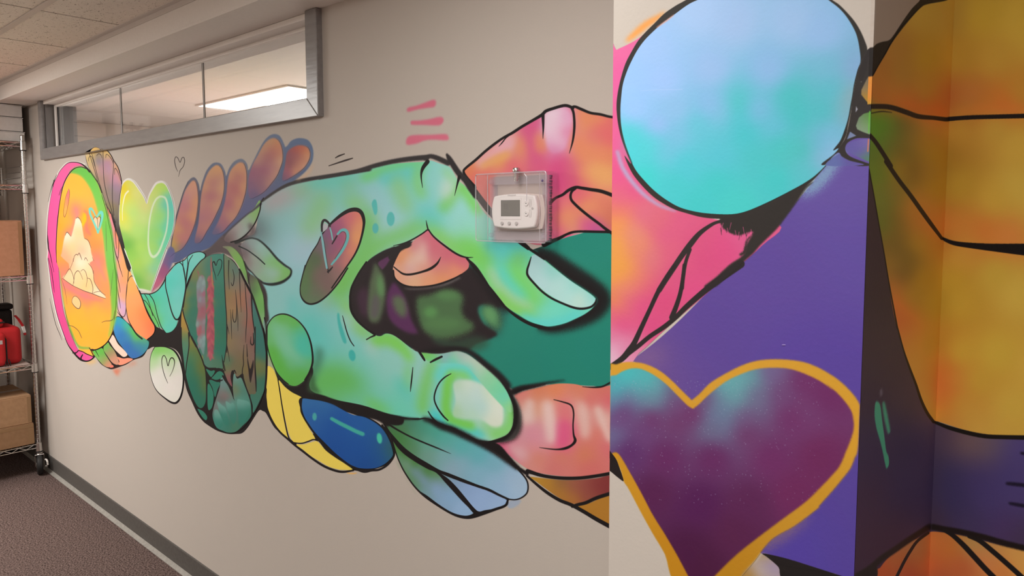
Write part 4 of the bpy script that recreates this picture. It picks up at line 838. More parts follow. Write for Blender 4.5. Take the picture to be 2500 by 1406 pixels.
    for t in ('82,0,6 92,80,5 107,200,5 122,320,6 142,430,6 167,560,7 197,680,8 237,800,9 277,910,10 312,992,12 355,1055,16 405,1115,22 455,1160,24 505,1178,18 545,1176,14 580,1160,12 612,1130,14', '365,1085,12 410,1080,12 432,1058,10 480,1070,10 530,1098,10 612,1130,8', '480,1105,12 462,1140,16 470,1165,12', '430,1062,8 400,1090,10', '100,460,2 130,600,5 170,760,5 215,870,5 240,940,2', '90,0,4 125,150,6 145,300,6 157,392,3', '110,-40,8 130,60,5 150,160,3', '570,1045,10 590,1085,10 612,1130,10', '555,1025,6 580,1050,12 640,1045,12 705,1012,10 758,965,9 800,900,9 828,835,9'):
        line(t, col='221a1e')
    Z('PX')
    line('584,1240,.8 586,1275,1.3 585,1312,.8', col='857468', a=.8)
    line('521,1190,.6 523,1212,.8', col='94847a', a=.6)
# ---------------------------------------------------------------- paint on the pillar
def paint_pier():
    W = 'pillar'
    TUNE[:] = [1.06, 1.0]
    Z('PX')
    PU = fill('2050,360 2140,325 2140,1420 2040,1400 1990,1392 1860,1352 1700,1150 1560,890 1480,905 1540,880 1640,800 1760,680 1900,540 1980,450', '2060,450,6e5ca2 2080,600,6854a0 1900,650,66509a 1700,820,624c96 2000,900,604a9c 2070,1200,5c4896 2060,1320,5a4896 1600,870,705490 1950,1340,58469e')
    motif(W, 'painted_purple_ground', PU)
    Z('PX')
    fill('1480,905 1560,860 1620,850 1600,890', '8c6a90', soft=16, a=.6)
    PK = fill(zp('PX', '1480,140 1505,122 1530,110 1562,92 1620,50 1700,100 1700,500 1900,545 1860,600 1780,670 1640,790 1560,862 1480,915'), zfs(
        'P1', '230,440,e870a0 210,600,e868a0 185,1200,e86898', 'P2', '210,300,e86090 400,450,e4608c 250,550,e46c88 230,650,e8846c 230,800,f0a05c 220,1000,f0a854 230,1200,f0a850 400,900,e8947c 500,700,e07488 600,800,e07080 450,1000,e89070 700,900,e06488 600,1100,e08080 700,1100,e06484 900,780,e06488 1000,950,dc5c84 1300,1050,e05888 1100,1150,dc5884 1450,950,e06490 800,1300,dc5c84',
        'P3', '180,100,f0a454 250,200,e88c70 180,300,e8905c 300,300,e06c80 170,400,e46c80 400,350,e05888 250,500,e05888 500,500,dc5484 170,620,e07c9c 180,700,e8b8cc 170,780,e8c4d0 250,720,e080a4 600,300,dc5480 850,200,e05888'))
    motif(W, 'painted_pink_sleeve', PK)
    Z('P1')
    line('290,345,30 360,285,50 450,210,56 540,155,40 600,110,20', col='faa656', soft=16)
    Z('P2')
    line('230,80,30 280,230,40 370,370,40 500,510,36 650,610,26 800,665,14', col='c0a8c8', soft=10)
    line('2440,60,60 2330,220,110 2200,380,120 2100,470,80 2040,520,30', col='8fb8cc', soft=34, a=.8, noise=.5)
    # blue egg with its black ring
    ring = [zp('P1', '790,0 700,50 600,120 520,200 440,280 380,350 320,450 270,550 230,680 205,800 195,900 200,1000 215,1100 240,1200 280,1310 320,1406'), zp('P2', '300,120 370,280 460,400 580,520 700,600 800,650 900,682 1050,722 1200,738 1350,735 1550,680 1700,600 1900,505 2100,400 2230,275 2350,125 2420,20'),
            zp('R1', '130,1320 190,1240 230,1160 250,1060 270,960 290,850 300,760 330,640 362,520 410,430 390,350 350,260 300,180 240,110 170,40 80,-30'), zp('PX', '1990,-60 1900,-90 1780,-60')]
    fill(ring, hexc('38342f'))
    EG = fill([zp('P1', '890,0 800,45 690,125 600,190 520,260 440,340 380,420 330,510 285,610 250,720 235,830 228,950 235,1080 260,1200 300,1320 335,1406'), zp('P2', '340,120 410,260 500,370 600,470 720,560 850,630 1000,670 1150,690 1350,695 1500,665 1700,580 1900,480 2080,380 2200,290 2330,150 2400,50'),
               zp('R1', '120,1290 180,1210 220,1110 250,1010 270,900 285,820 300,720 330,600 355,530 350,440 330,330 300,250 240,150 170,70 80,0'), zp('PX', '1990,-25 1900,-50 1780,-30')],
              zfs('P1', '900,100,b0d0f4 500,400,a8ccf4 1200,200,acccf0 1700,200,a8ccf0 300,700,a4ccfa 600,700,a8ccf8 1000,600,a4c8f0 1500,600,98c4ec 1950,300,a0c8f0 2000,600,80c4dc 350,950,a4ccf8 700,950,98c8ec 550,1100,a4c4f4 1000,900,94c4ec 1230,900,5ccccc 1250,1000,5cccd4 1100,950,88c8e4 1400,950,84c4e4 1700,850,58c8c8 1750,1000,54c8c8 1550,1100,70c8dc 2000,950,70c4d4 2050,800,70c4dc 900,1080,70ccdc 700,1150,84c8e4 300,1170,60d4d8 450,1280,5cd8d8 600,1300,70ccdc 1000,1250,68ccd8 1300,1150,54ccd0 1600,1250,54ccc8 1800,1300,54c8c0 1950,1250,74c0d8 2050,1150,80c4e4',
                  'P2', '350,50,58d8dc 700,30,84c8e4 500,150,5cd4d8 500,300,4cd8d0 900,200,5cd0d8 800,400,54d0d0 1200,100,60ccd8 1200,400,50d0cc 1600,150,58cccc 1900,100,5cccc8 1800,350,50d0cc 2100,200,68c8d0 2200,150,98c0e0 2330,50,a0c8ec 1400,600,54d4cc 1000,600,50d0cc 2050,300,64ccd0',
                  'R1', '300,600,90b8dc 250,850,a0b4bc 200,900,80c0cc 230,980,90b8c8 150,1150,80c4d8 100,800,60c8cc 50,950,4cc8c4'))
    motif(W, 'painted_blue_egg', EG)
    Z('P1')
    line('300,1300,60 330,1180,70 430,1190,110 560,1230,130', col='5ed6da', soft=50, a=.5, noise=.1)
    line('540,235,6 620,180,9 685,130,6', col='f0a080', soft=3)
    line('400,778,3 570,770,4 760,768,4', col='b8d4fa')
    # black hooked mass and the long black lines
    Z('P2')
    BM = fill('1240,735 1350,715 1500,672 1700,590 1900,490 2110,392 2150,380 2080,440 2000,560 1900,700 1800,830 1700,930 1620,1010 1560,1080 1480,1150 1400,1230 1280,1330 1190,1406 1080,1406 1200,1310 1330,1190 1470,1090 1500,990 1560,885 1535,865 1430,900 1340,880 1260,820', '37322e', soft=2)
    motif(W, 'painted_black_hook', BM)
    for i in range(26):
        x, y = 1230 + 13 * i, 800 + (40 if i < 12 else 90) + 30 * math.sin(i * 1.3)
        line(f'{x},{y - 40},5 {x + 18 * math.cos(i)},{y + 30},3', col='37322e' if i % 3 else 'd8608c')
    line('1560,890,8 1500,960,16 1480,1060,30 1440,1090,26', col='37322e', soft=6, noise=.5)
    line('1300,755,44 1220,770,30 1150,800,34 1040,880,46 950,985,56 860,1105,52 780,1225,52 700,1345,52 640,1440,52', col='37302e')
    line('945,1040,30 905,1150,34 878,1285,36 865,1420,38', col='37302e')
    Z('P3')
    line('690,0,40 620,102,38 550,222,38 480,372,36 410,522,40 350,652,46 305,722,54 240,795,48 130,870,40', col='332b2b')
    line('778,-10,34 765,100,34 742,230,36 708,340,40 668,440,44', col='332b2b')
    line('1260,-20,70 1100,98,58 950,212,52 800,342,46 700,440,40 600,522,40 480,602,38 380,685,38 300,747,36 200,830,32 130,880,28', col='332b2b')
    # strap at the pillar edge with small windows
    Z('R1')
    fill('362,520 410,430 450,413 470,410 470,620 470,1170 425,1185 380,1185 310,1190 240,1230 225,1290 270,1345 400,1395 470,1420 300,1420 200,1350 168,1310 120,1340 60,1410 20,1406 130,1320 190,1240 232,1160 272,960 300,760', '3a3532')
    fill('470,600 440,625 402,690 362,770 360,812 400,862 432,902 470,905', '440,650,786c58 380,760,8a7c68 400,820,b08a40 440,880,c89430', sharp=True)
    fill('470,950 435,962 382,976 340,1010 315,1080 326,1110 372,1132 425,1152 470,1160', '430,980,5c8c3c 400,1050,74a858 330,1080,8c9484 380,1120,90a488 350,1010,70806c', sharp=True)
    fill('265,1130 318,1165 238,1196', '808cac', sharp=True)
    fill('470,1195 415,1196 370,1196 300,1212 240,1242 226,1282 262,1312 330,1345 415,1382 470,1385', '300,1250,6c60a4 350,1300,7064ac 400,1220,8070ac 412,1370,5c9060 250,1280,6a64a0', sharp=False)
    fill('168,1322 190,1340 260,1378 380,1415 60,1420', '150,1400,6a78ac 240,1390,6a5ea0')
    fill('316,910 330,938 312,965', 'b0b0b8', sharp=True)
    fill('355,672 370,688 358,710', '9a9a9a', sharp=True)
    fill('415,430 445,418 450,470 420,500 400,620 362,700 340,640 372,530', '36312f')
    line('446,655,9 442,760,11 437,900,10', col='e6b024')
    line('433,955,8 425,1140,8', col='70c044')
    line('423,1195,8 417,1300,8', col='f09050')
    Z('PX')
    line('1910,841.5,2 1917,841.5,2', col='b8a8d8')
    line('1910,844,1.5 1917,844,1.5', col='3c2c5c')
    # plum heart with the golden rim
    hg = [zp('P3', '100,905 200,840 270,822 350,822 430,835 520,870 600,920 680,990 760,1070 840,1148'), zp('P3', '840,1148 900,1100 1000,1000 1130,920 1270,850 1400,810 1550,797 1700,805 1830,830 1950,880 2050,940'), zp('R3', '100,510 250,620 380,750 460,870 480,1000 470,1100 440,1406'), zp('R4', '400,80 350,200 250,330 150,450 0,620'), zp('P4', '1900,830 1700,980 1500,1100 1350,1290 1240,1420 1200,1480 720,1480 600,1220 500,1050 400,870 300,680 250,600 230,520 190,440 100,325')]
    hi = [zp('P3', '100,1010 200,930 260,895 340,875 420,885 520,935 620,1010 720,1110 800,1190 850,1222'), zp('P3', '850,1222 900,1185 1000,1090 1130,990 1250,930 1380,885 1520,870 1680,880 1830,930 1950,990 2050,1060'), zp('R3', '80,640 200,740 300,850 370,960 395,1080 390,1180 360,1280 310,1406'), zp('R4', '230,170 130,290 0,430'), zp('P4', '1950,620 1800,770 1600,920 1400,1070 1200,1230 1020,1406 960,1480 850,1480 700,1220 600,1050 500,890 400,700 300,520 230,400 190,360 100,320')]
    Z('P4')
    line('1440,1160,60 1550,1080,90 1680,990,80 1800,900,40', col='a08070', soft=34, a=.6, noise=.4)
    q = spline(np.vstack(hg), True)
    motif(W, 'painted_plum_heart', q)
    SC[:] = [0, 0, 1]
    paint(q, zfs('P3', '350,830,dca43c 1500,830,dca43c', 'R3', '430,1000,dca438 200,600,dca43c', 'P4', '1700,900,d09a34 400,780,d0962c 600,1200,c88c24 1200,1300,c08824 1500,1060,c89230'), .8)
    fill(hi, zfs('P3', '300,950,50c4c0 450,980,58bcb8 200,1050,50bcbc 550,1050,6cacb0 350,1060,68b0b4 170,1150,6c90a8 300,1130,746c90 500,1150,7090a0 650,1080,706484 700,1200,744c78 250,1250,703c70 500,1300,723668 850,1260,743264 950,1150,72587e 1150,1020,6cb0b0 1250,980,70b0b0 1350,950,6ca0a4 1500,920,78648e 1200,1120,70a4a8 1100,1200,708ca0 1400,1100,74708e 1600,1100,744c78 1800,1000,743668 2000,1100,723264 1050,1300,746c90 1300,1300,745c82 1700,1300,743668 1800,1250,764270',
                'P4', '200,100,744e7e 170,200,706e92 1050,60,6c8ca0 1000,150,706e8a 400,200,704676 700,100,723e6a 300,350,623268 600,400,6a2e60 1000,400,6a2e60 1500,400,723264 1900,400,722e5c 1300,200,723e6a 500,700,5c2650 900,800,582254 1300,800,602a54 1700,700,722e5c 800,1200,501e44 1200,1050,5c264c 900,1350,501e40'), soft=1.5)
    SC[:] = [0, 0, 1]
    for i in range(420):                               # fine droplets of the turquoise spray
        x, y = 1500 + 500 * RNG.random(), 930 + 300 * RNG.random() ** 1.5
        oval(x, y, .6 + .7 * RNG.random(), .6 + .6 * RNG.random(), 'a8b0c0', a=.55)
    Z('P4')
    fill('100,300 138,350 190,420 220,500 252,602 205,575 138,520 100,500', '26201e')
    fill('1380,1270 1440,1215 1560,1300 1650,1420 1250,1420', '1400,1350,c0b0a8 1480,1300,a898b8 1300,1406,b08848 1450,1240,b8a070', soft=6)
    fill('1430,1215 1600,1250 1800,1310 2078,1400 2200,1440 1640,1440 1560,1330 1470,1250', '26211f')

# ---------------------------------------------------------------- paint that runs over the inner corner
def paint_corner():
    W = 'corner'
    TUNE[:] = [1.04, 1.07]
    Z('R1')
    fill('440,-60 1000,-60 900,60 760,200 640,330 480,420 440,430', '6c5c4c', soft=8)  # shade on the bare upper side face, put into its colour
    Z('PX')
    BG = fill(zp('PX', '2040,405 2122,405 2180,700 2300,1040 2600,1050 2600,1460 2040,1460'), zfs(
        'R2', '430,500,2c2022 500,1100,2c2022', 'R3', '600,200,302426 800,400,302428 700,800,2c2028 1000,900,34282c 900,1100,2a2030 1150,1300,282038 1250,1150,44343c 1000,1350,2a2030 1400,1250,483440 1700,1300,604844 1900,1350,5c4848 2200,1350,403468 2050,1280,504450',
        'R4', '600,100,2c2030 600,500,301e2c 900,500,2a2034 1200,300,342838 1500,300,302848 1800,300,382c54 2100,250,3c305c 2200,500,40345c 1900,550,3c3058 1500,600,302848 1300,750,382834 800,800,301e2c 1700,800,382c48 2100,850,402c50 600,1100,301c28 2250,1000,3a2c40'))
    motif(W, 'painted_purple_ground', BG)
    YG = fill([zp('R1', '440,665 455,650 510,555 570,450 620,360 700,240 780,150 870,60 930,35 1080,0'), zp('PX', '2330,-30 2600,-60 2600,1070'), zp('R3', '2343,1240 2000,1225 1800,1200 1600,1150 1450,1100 1350,1070 1310,1070 1230,970 1150,800 1080,580 1000,370 950,220 900,20'), zp('R2', '660,1400 620,1200 590,1000 550,750 510,500 470,280 430,50 410,-20'), zp('R1', '415,1200 430,950')],
              zfs('R1', '900,100,8c6c28 1100,150,8c6c2c 1400,150,a0802c 1700,200,a88834 700,450,7c5420 550,600,7c4c1c 900,500,88641c 1200,500,947028 1500,500,a07c30 700,650,7c5820 600,800,8c5420 500,830,80481c 800,870,8c4c20 900,780,886020 1000,930,98481c 750,900,98501c 1100,850,8c5024 1300,850,986030 1600,880,ac6028 1400,900,a06428 1250,950,906428 1700,800,a0742c 500,1050,3c6418 600,1080,486420 480,1150,406c1c 560,1200,4c5420 700,1080,4c441c 800,1150,6c5424 950,1050,945c28 900,1200,845c1c 700,1300,5c4c1c 1200,1100,98742c 1500,1100,a08034 1700,1250,a88838 1000,1350,84601c 450,1300,44541c',
                  'R2', '500,100,4c5c1c 550,300,505820 540,500,4c541c 640,250,685420 700,50,7c5c1c 800,60,5c4418 900,60,7c5820 650,500,604c1c 650,700,5c481c 750,800,5c481c 620,880,745420 700,950,58441c 850,350,905c24 900,470,945824 800,450,885820 1000,550,985824 1000,200,84601c 850,700,886420 1000,700,8c5c20 640,1050,905424 680,1250,a05024 680,1380,a04c24 800,1150,806020 900,1000,84601c 1000,1200,886820 1200,200,947428 1500,300,a48434 1700,200,a88c3c 1200,560,a0682c 1400,600,a8642c 1600,640,ac6c34 1200,800,a07830 1300,700,a07030 1500,950,a08434 1700,1100,a88c3c 1200,1200,9c7c2c 1150,1000,987828',
                  'R3', '950,100,a05c28 1050,300,a46428 1100,450,a06c2c 1150,650,a0682c 1200,300,906828 1250,500,986428 1200,850,a07030 1270,1000,a4742c 1300,200,8c6420 1400,400,986428 1390,500,a05424 1400,650,a05428 1450,750,a05c28 1380,850,a05c28 1400,1000,a06828 1500,1080,a47034 1600,300,a08430 1800,600,a08030 2000,300,a48834 2200,900,a88838 1700,1000,a47c34 1800,1170,a88038 2100,1180,a88438 1550,600,a07030 1600,850,a07830',
                  'PX', '2550,100,ac8c38 2550,500,ac8c3c 2550,900,ac8c3c'))
    motif(W, 'painted_yellow_egg', YG)
    Z('R1')
    line('460,860,60 700,900,80 900,950,90 1080,970,70', col='9a4a1c', soft=34, a=.6)
    line('1200,960,30 1500,930,60 1900,940,80', col='b0642c', soft=30, a=.6)
    fill('440,430 455,418 490,380 540,360 600,345 640,300 680,240 740,150 800,70 860,10 880,-20 1080,-20 1090,4 930,35 870,65 790,150 700,260 620,370 570,460 510,560 452,660 430,640', '16110e')
    line('425,915,40 500,914,42 580,917,42 650,932,42 750,966,42 850,1000,40 980,1012,34 1080,1024,36 1130,1020,36 1300,1008,36 1500,1002,36 1900,992,40', col='16100d')
    line('430,975,6 530,957,9 620,965,5', col='16100d')
    line('420,1150,34 480,1220,36 540,1310,36 612,1425,36', col='16100d')
    Z('R2')
    line('570,-20,36 680,140,36 780,270,36 880,410,36 960,520,34 1050,640,26', col='16100d')
    line('1040,632,22 1150,678,36 1300,700,46 1500,718,66 1758,735,100 1900,745,110', col='100b0a')
    line('412,0,10 430,80,9 462,250,9 502,480,9 552,760,10 592,1000,10 632,1220,12 668,1410,14', col='16100d')
    Z('R3')
    line('895,10,14 960,250,16 1020,430,22 1100,640,26 1160,820,30 1230,970,34 1305,1075,34', col='16100d')
    line('1300,1072,28 1380,1102,36 1500,1147,44 1700,1202,48 1900,1240,48 2100,1250,48 2500,1258,52', col='16100d')
    G2 = fill([zp('R3', '640,850 690,875 715,1050 742,1250 762,1406'), zp('R4', '772,60 778,150 752,200 735,150 705,0'), zp('R3', '690,1290 650,1150 628,1000')], hexc('33694e'), soft=1)
    motif(W, 'painted_green_mark', G2)
    fill('720,850 745,858 770,960 797,1100 808,1190 782,1205 750,1090 725,950', '33694e', soft=6)
    oval(705, 740, 13, 46, '4e464a', soft=8)
    Z('R4')
    for t in ('2110,368,34 2200,376,40 2420,400,40', '2140,590,30 2220,605,38 2420,640,40', '2270,28,30 2420,50,40'):
        line(t, col='1a1324', soft=6)
    OR = fill('600,1440 680,1310 760,1210 860,1130 980,1040 1100,980 1240,910 1400,915 1500,930 1650,960 1850,1010 2050,1060 2297,1110 2700,1190 2700,1480',
              '700,1350,8c3c1c 850,1180,884c28 1000,1050,7c5434 950,1250,884420 1100,1150,8c542c 1240,1000,98582c 1200,1300,9c5028 1500,1100,985828 1700,1050,907040 1600,1300,944c2c 1850,1200,a8683c 1900,1060,987040 2200,1150,ac7c40 2250,1300,b08040 2100,1350,a86434 1000,1400,8c3c24 1300,1400,8c482c')
    motif(W, 'painted_orange_petal', OR)
    fill('380,1400 560,1310 640,1300 625,1440 400,1460', '1a1210', soft=4)
    line('380,1440,80 560,1325,70 700,1205,66 850,1105,64 1000,1000,64 1150,905,64 1245,855,66 1400,880,66 1600,915,66 1850,972,66 2050,1030,66 2297,1090,66 2700,1180,66', col='1a1210', soft=3)
    line('1220,920,30 1100,1010,32 1020,1120,34 950,1240,34 900,1340,34 860,1420,34', col='1a1412')
    line('1400,890,40 1500,950,50 1620,1060,58 1750,1200,60 1860,1320,60 1980,1440,60', col='1a1412')
    line('1680,960,40 1800,1010,52 1950,1130,56 2100,1260,56 2300,1440,56', col='1a1412')
# ---------------------------------------------------------------- materials
def new_mat(name, col, rough=0.6, metal=0.0, spec=0.4):
    m = bpy.data.materials.new(name)
    m.use_nodes = True
    b = m.node_tree.nodes['Principled BSDF']
    b.inputs['Base Color'].default_value = (*[float(v) for v in col], 1)
    b.inputs['Roughness'].default_value = rough
    b.inputs['Metallic'].default_value = metal
    b.inputs['Specular IOR Level'].default_value = spec
    return m
def noise_mat(name, c0, c1, scale, rough=0.7, bump=0.2, dist=0.002, detail=4.0, metal=0.0, spec=0.3, lo=0.35, hi=0.65, stretch=(1, 1, 1)):
    m = new_mat(name, c0, rough, metal, spec)
    n, L = m.node_tree.nodes, m.node_tree.links
    b = n['Principled BSDF']
    tc, mp, no, rp, bp = n.new('ShaderNodeTexCoord'), n.new('ShaderNodeMapping'), n.new('ShaderNodeTexNoise'), n.new('ShaderNodeValToRGB'), n.new('ShaderNodeBump')
    mp.inputs['Scale'].default_value = stretch
    no.inputs['Scale'].default_value, no.inputs['Detail'].default_value = scale, detail
    rp.color_ramp.elements[0].position, rp.color_ramp.elements[1].position = lo, hi
    rp.color_ramp.elements[0].color, rp.color_ramp.elements[1].color = (*c0, 1), (*c1, 1)
    bp.inputs['Strength'].default_value, bp.inputs['Distance'].default_value = bump, dist
    L.new(tc.outputs['Object'], mp.inputs['Vector'])
    L.new(mp.outputs['Vector'], no.inputs['Vector'])
    L.new(no.outputs['Fac'], rp.inputs['Fac'])
    L.new(rp.outputs['Color'], b.inputs['Base Color'])
    L.new(no.outputs['Fac'], bp.inputs['Height'])
    L.new(bp.outputs['Normal'], b.inputs['Normal'])
    return m
def emit_mat(name, col, s):
    m = bpy.data.materials.new(name)
    m.use_nodes = True
    n, L = m.node_tree.nodes, m.node_tree.links
    n.clear()
    e, o = n.new('ShaderNodeEmission'), n.new('ShaderNodeOutputMaterial')
    e.inputs[0].default_value, e.inputs[1].default_value = (*col, 1), s
    L.new(e.outputs[0], o.inputs[0])
    return m
def clear_mat(name, tint, gloss_rough=0.02, ior=1.5, boost=1.0, body=0.0):
    """Thin clear sheet: see-through with Fresnel reflection; body = a little milky scatter."""
    m = bpy.data.materials.new(name)
    m.use_nodes = True
    n, L = m.node_tree.nodes, m.node_tree.links
    n.clear()
    t, g, mx, fr, o = n.new('ShaderNodeBsdfTransparent'), n.new('ShaderNodeBsdfGlossy'), n.new('ShaderNodeMixShader'), n.new('ShaderNodeLayerWeight'), n.new('ShaderNodeOutputMaterial')
    t.inputs[0].default_value = (*tint, 1)
    g.inputs['Roughness'].default_value = gloss_rough
    fr.inputs['Blend'].default_value = 0.5
    pw = n.new('ShaderNodeMath')
    pw.operation = 'POWER'
    pw.inputs[1].default_value = 5.0
    L.new(fr.outputs['Facing'], pw.inputs[0])
    ad = n.new('ShaderNodeMath')
    ad.operation = 'MULTIPLY_ADD'
    r0 = ((ior - 1) / (ior + 1)) ** 2
    ad.inputs[1].default_value, ad.inputs[2].default_value = 1 - r0, r0
    L.new(pw.outputs[0], ad.inputs[0])
    ml = n.new('ShaderNodeMath')
    ml.operation = 'MULTIPLY'
    ml.inputs[1].default_value = boost
    L.new(ad.outputs[0], ml.inputs[0])
    L.new(ml.outputs[0], mx.inputs[0])
    last = t.outputs[0]
    if body:
        d, m2 = n.new('ShaderNodeBsdfDiffuse'), n.new('ShaderNodeMixShader')
        d.inputs[0].default_value = (0.75, 0.74, 0.78, 1)
        m2.inputs[0].default_value = body
        L.new(t.outputs[0], m2.inputs[1])
        L.new(d.outputs[0], m2.inputs[2])
        last = m2.outputs[0]
    L.new(last, mx.inputs[1])
    L.new(g.outputs[0], mx.inputs[2])
    L.new(mx.outputs[0], o.inputs[0])
    return m

WALL_ALB = (0.60, 0.535, 0.475)
M = {
    'wall': noise_mat('wall_paint', tuple(0.985 * v for v in WALL_ALB), WALL_ALB, 260, 0.6, 0.10, 0.0006, 2, spec=0.2),
    'white': noise_mat('white_paint', (0.70, 0.66, 0.63), (0.72, 0.68, 0.65), 120, 0.6, 0.05, 0.0006, 2),
    'soffit': noise_mat('soffit_paint', (0.81, 0.765, 0.72), (0.83, 0.785, 0.74), 90, 0.7, 0.06, 0.0006, 2),
    'frame': noise_mat('frame_paint', (0.215, 0.198, 0.192), (0.25, 0.232, 0.224), 22, 0.30, 0.25, 0.0015, 5, spec=0.5, stretch=(0.4, 3, 3)),
    'jamb': noise_mat('jamb_paint', (0.125, 0.112, 0.102), (0.145, 0.13, 0.12), 22, 0.45, 0.2, 0.0015, 5, spec=0.4, stretch=(3, 3, 0.4)),
    'frame_dark': new_mat('frame_dark', (0.05, 0.045, 0.045), 0.5),
    'carpet': None, 'tile': None,
    'tee': new_mat('ceiling_tee', (0.66, 0.61, 0.57), 0.45),
    'base': noise_mat('rubber_base', (0.085, 0.078, 0.07), (0.105, 0.097, 0.088), 60, 0.5, 0.05, 0.0005),
    'base_toe_lit': noise_mat('rubber_toe_lit', (0.26, 0.245, 0.22), (0.32, 0.30, 0.27), 60, 0.6, 0.05, 0.0005),
    'glass': clear_mat('window_glass', (0.97, 0.98, 0.975), 0.0, 1.5, 1.25),
    'chrome': new_mat('chrome', (0.62, 0.60, 0.58), 0.22, 1.0),
    'chrome_dull': new_mat('chrome_dull', (0.50, 0.48, 0.46), 0.35, 1.0),
    'dark': new_mat('dark_gap', (0.02, 0.018, 0.017), 0.6),
    'rubber': new_mat('black_rubber', (0.018, 0.017, 0.017), 0.55),
    'card': noise_mat('cardboard', (0.37, 0.215, 0.115), (0.42, 0.25, 0.135), 40, 0.8, 0.1, 0.001),
    'card_red': noise_mat('cardboard_warm', (0.42, 0.225, 0.125), (0.46, 0.25, 0.145), 40, 0.8, 0.1, 0.001),
    'card_dark': noise_mat('cardboard_dark', (0.29, 0.165, 0.085), (0.33, 0.19, 0.10), 40, 0.8, 0.1, 0.001),
    'tape': new_mat('parcel_tape', (0.30, 0.175, 0.085), 0.3),
    'liner': noise_mat('shelf_liner', (0.42, 0.33, 0.29), (0.47, 0.38, 0.34), 60, 0.5, 0.05, 0.0005),
    'liner_brown': noise_mat('brown_board', (0.20, 0.125, 0.09), (0.25, 0.16, 0.12), 60, 0.6, 0.05, 0.0005),
    'red': noise_mat('red_nylon', (0.42, 0.012, 0.016), (0.50, 0.02, 0.024), 400, 0.6, 0.3, 0.0006),
    'black_cloth': noise_mat('black_nylon', (0.010, 0.009, 0.009), (0.018, 0.016, 0.016), 300, 0.6, 0.3, 0.0006),
    'reflect': new_mat('reflective_tape', (0.45, 0.42, 0.41), 0.35),
    'white_card': noise_mat('white_carton', (0.74, 0.72, 0.70), (0.78, 0.76, 0.74), 50, 0.6, 0.05, 0.0006),
    'print_grey': new_mat('grey_print', (0.30, 0.28, 0.30), 0.6),
    'plastic': new_mat('white_plastic', (0.80, 0.76, 0.73), 0.35, 0, 0.5),
    'plastic_side': new_mat('cream_plastic', (0.66, 0.55, 0.50), 0.4, 0, 0.5),
    'lcd': new_mat('lcd', (0.155, 0.150, 0.130), 0.2, 0, 0.5),
    'lcd_ink': new_mat('lcd_ink', (0.085, 0.082, 0.075), 0.3),
    'button': new_mat('button_grey', (0.50, 0.47, 0.45), 0.4),
    'ink': new_mat('dark_ink', (0.03, 0.028, 0.028), 0.5),
    'faint_ink': new_mat('pale_ink', (0.58, 0.54, 0.52), 0.5),
    'guard': clear_mat('clear_guard', (0.985, 0.983, 0.988), 0.05, 1.42, 0.8, 0.025),
    'guard_base': clear_mat('clear_base', (0.95, 0.94, 0.97), 0.12, 1.45, 1.0, 0.10),
    'guard_edge_glint': clear_mat('clear_edge_glint', (0.96, 0.955, 0.975), 0.15, 1.5, 1.6, 0.34),
    'sealant': new_mat('sealant', (0.12, 0.09, 0.14), 0.4),
    'violet': new_mat('violet_ink', (0.07, 0.03, 0.20), 0.4),
    'panel_light': emit_mat('lit_panel', (1.0, 0.95, 0.88), 5.0),
}
M['carpet'] = noise_mat('carpet_loop', (0.050, 0.033, 0.030), (0.225, 0.160, 0.143), 135, 0.95, 1.0, 0.006, 8, spec=0.05, lo=0.36, hi=0.66)
def _tile_mat():
    m = noise_mat('ceiling_tile_board', (0.86, 0.785, 0.72), (0.89, 0.815, 0.75), 30, 0.9, 0.0, 0.001)
    n, L = m.node_tree.nodes, m.node_tree.links
    b = n['Principled BSDF']
    tc, mp, n1, r1, mx = n.new('ShaderNodeTexCoord'), n.new('ShaderNodeMapping'), n.new('ShaderNodeTexNoise'), n.new('ShaderNodeValToRGB'), n.new('ShaderNodeMixRGB')
    mp.inputs['Scale'].default_value = (0.8, 1.6, 1)
    n1.inputs['Scale'].default_value, n1.inputs['Detail'].default_value, n1.inputs['Distortion'].default_value = 74, 2.0, 1.4
    r1.color_ramp.elements[0].position, r1.color_ramp.elements[1].position = 0.62, 0.70
    r1.color_ramp.elements[0].color, r1.color_ramp.elements[1].color = (0, 0, 0, 1), (1, 1, 1, 1)
    src = b.inputs['Base Color'].links[0].from_socket
    L.new(tc.outputs['Object'], mp.inputs['Vector'])
    L.new(mp.outputs['Vector'], n1.inputs['Vector'])
    L.new(n1.outputs['Fac'], r1.inputs['Fac'])
    L.new(r1.outputs['Color'], mx.inputs['Fac'])
    L.new(src, mx.inputs['Color1'])
    mx.inputs['Color2'].default_value = (0.27, 0.205, 0.165, 1)
    L.new(mx.outputs['Color'], b.inputs['Base Color'])
    return m
M['tile'] = _tile_mat()

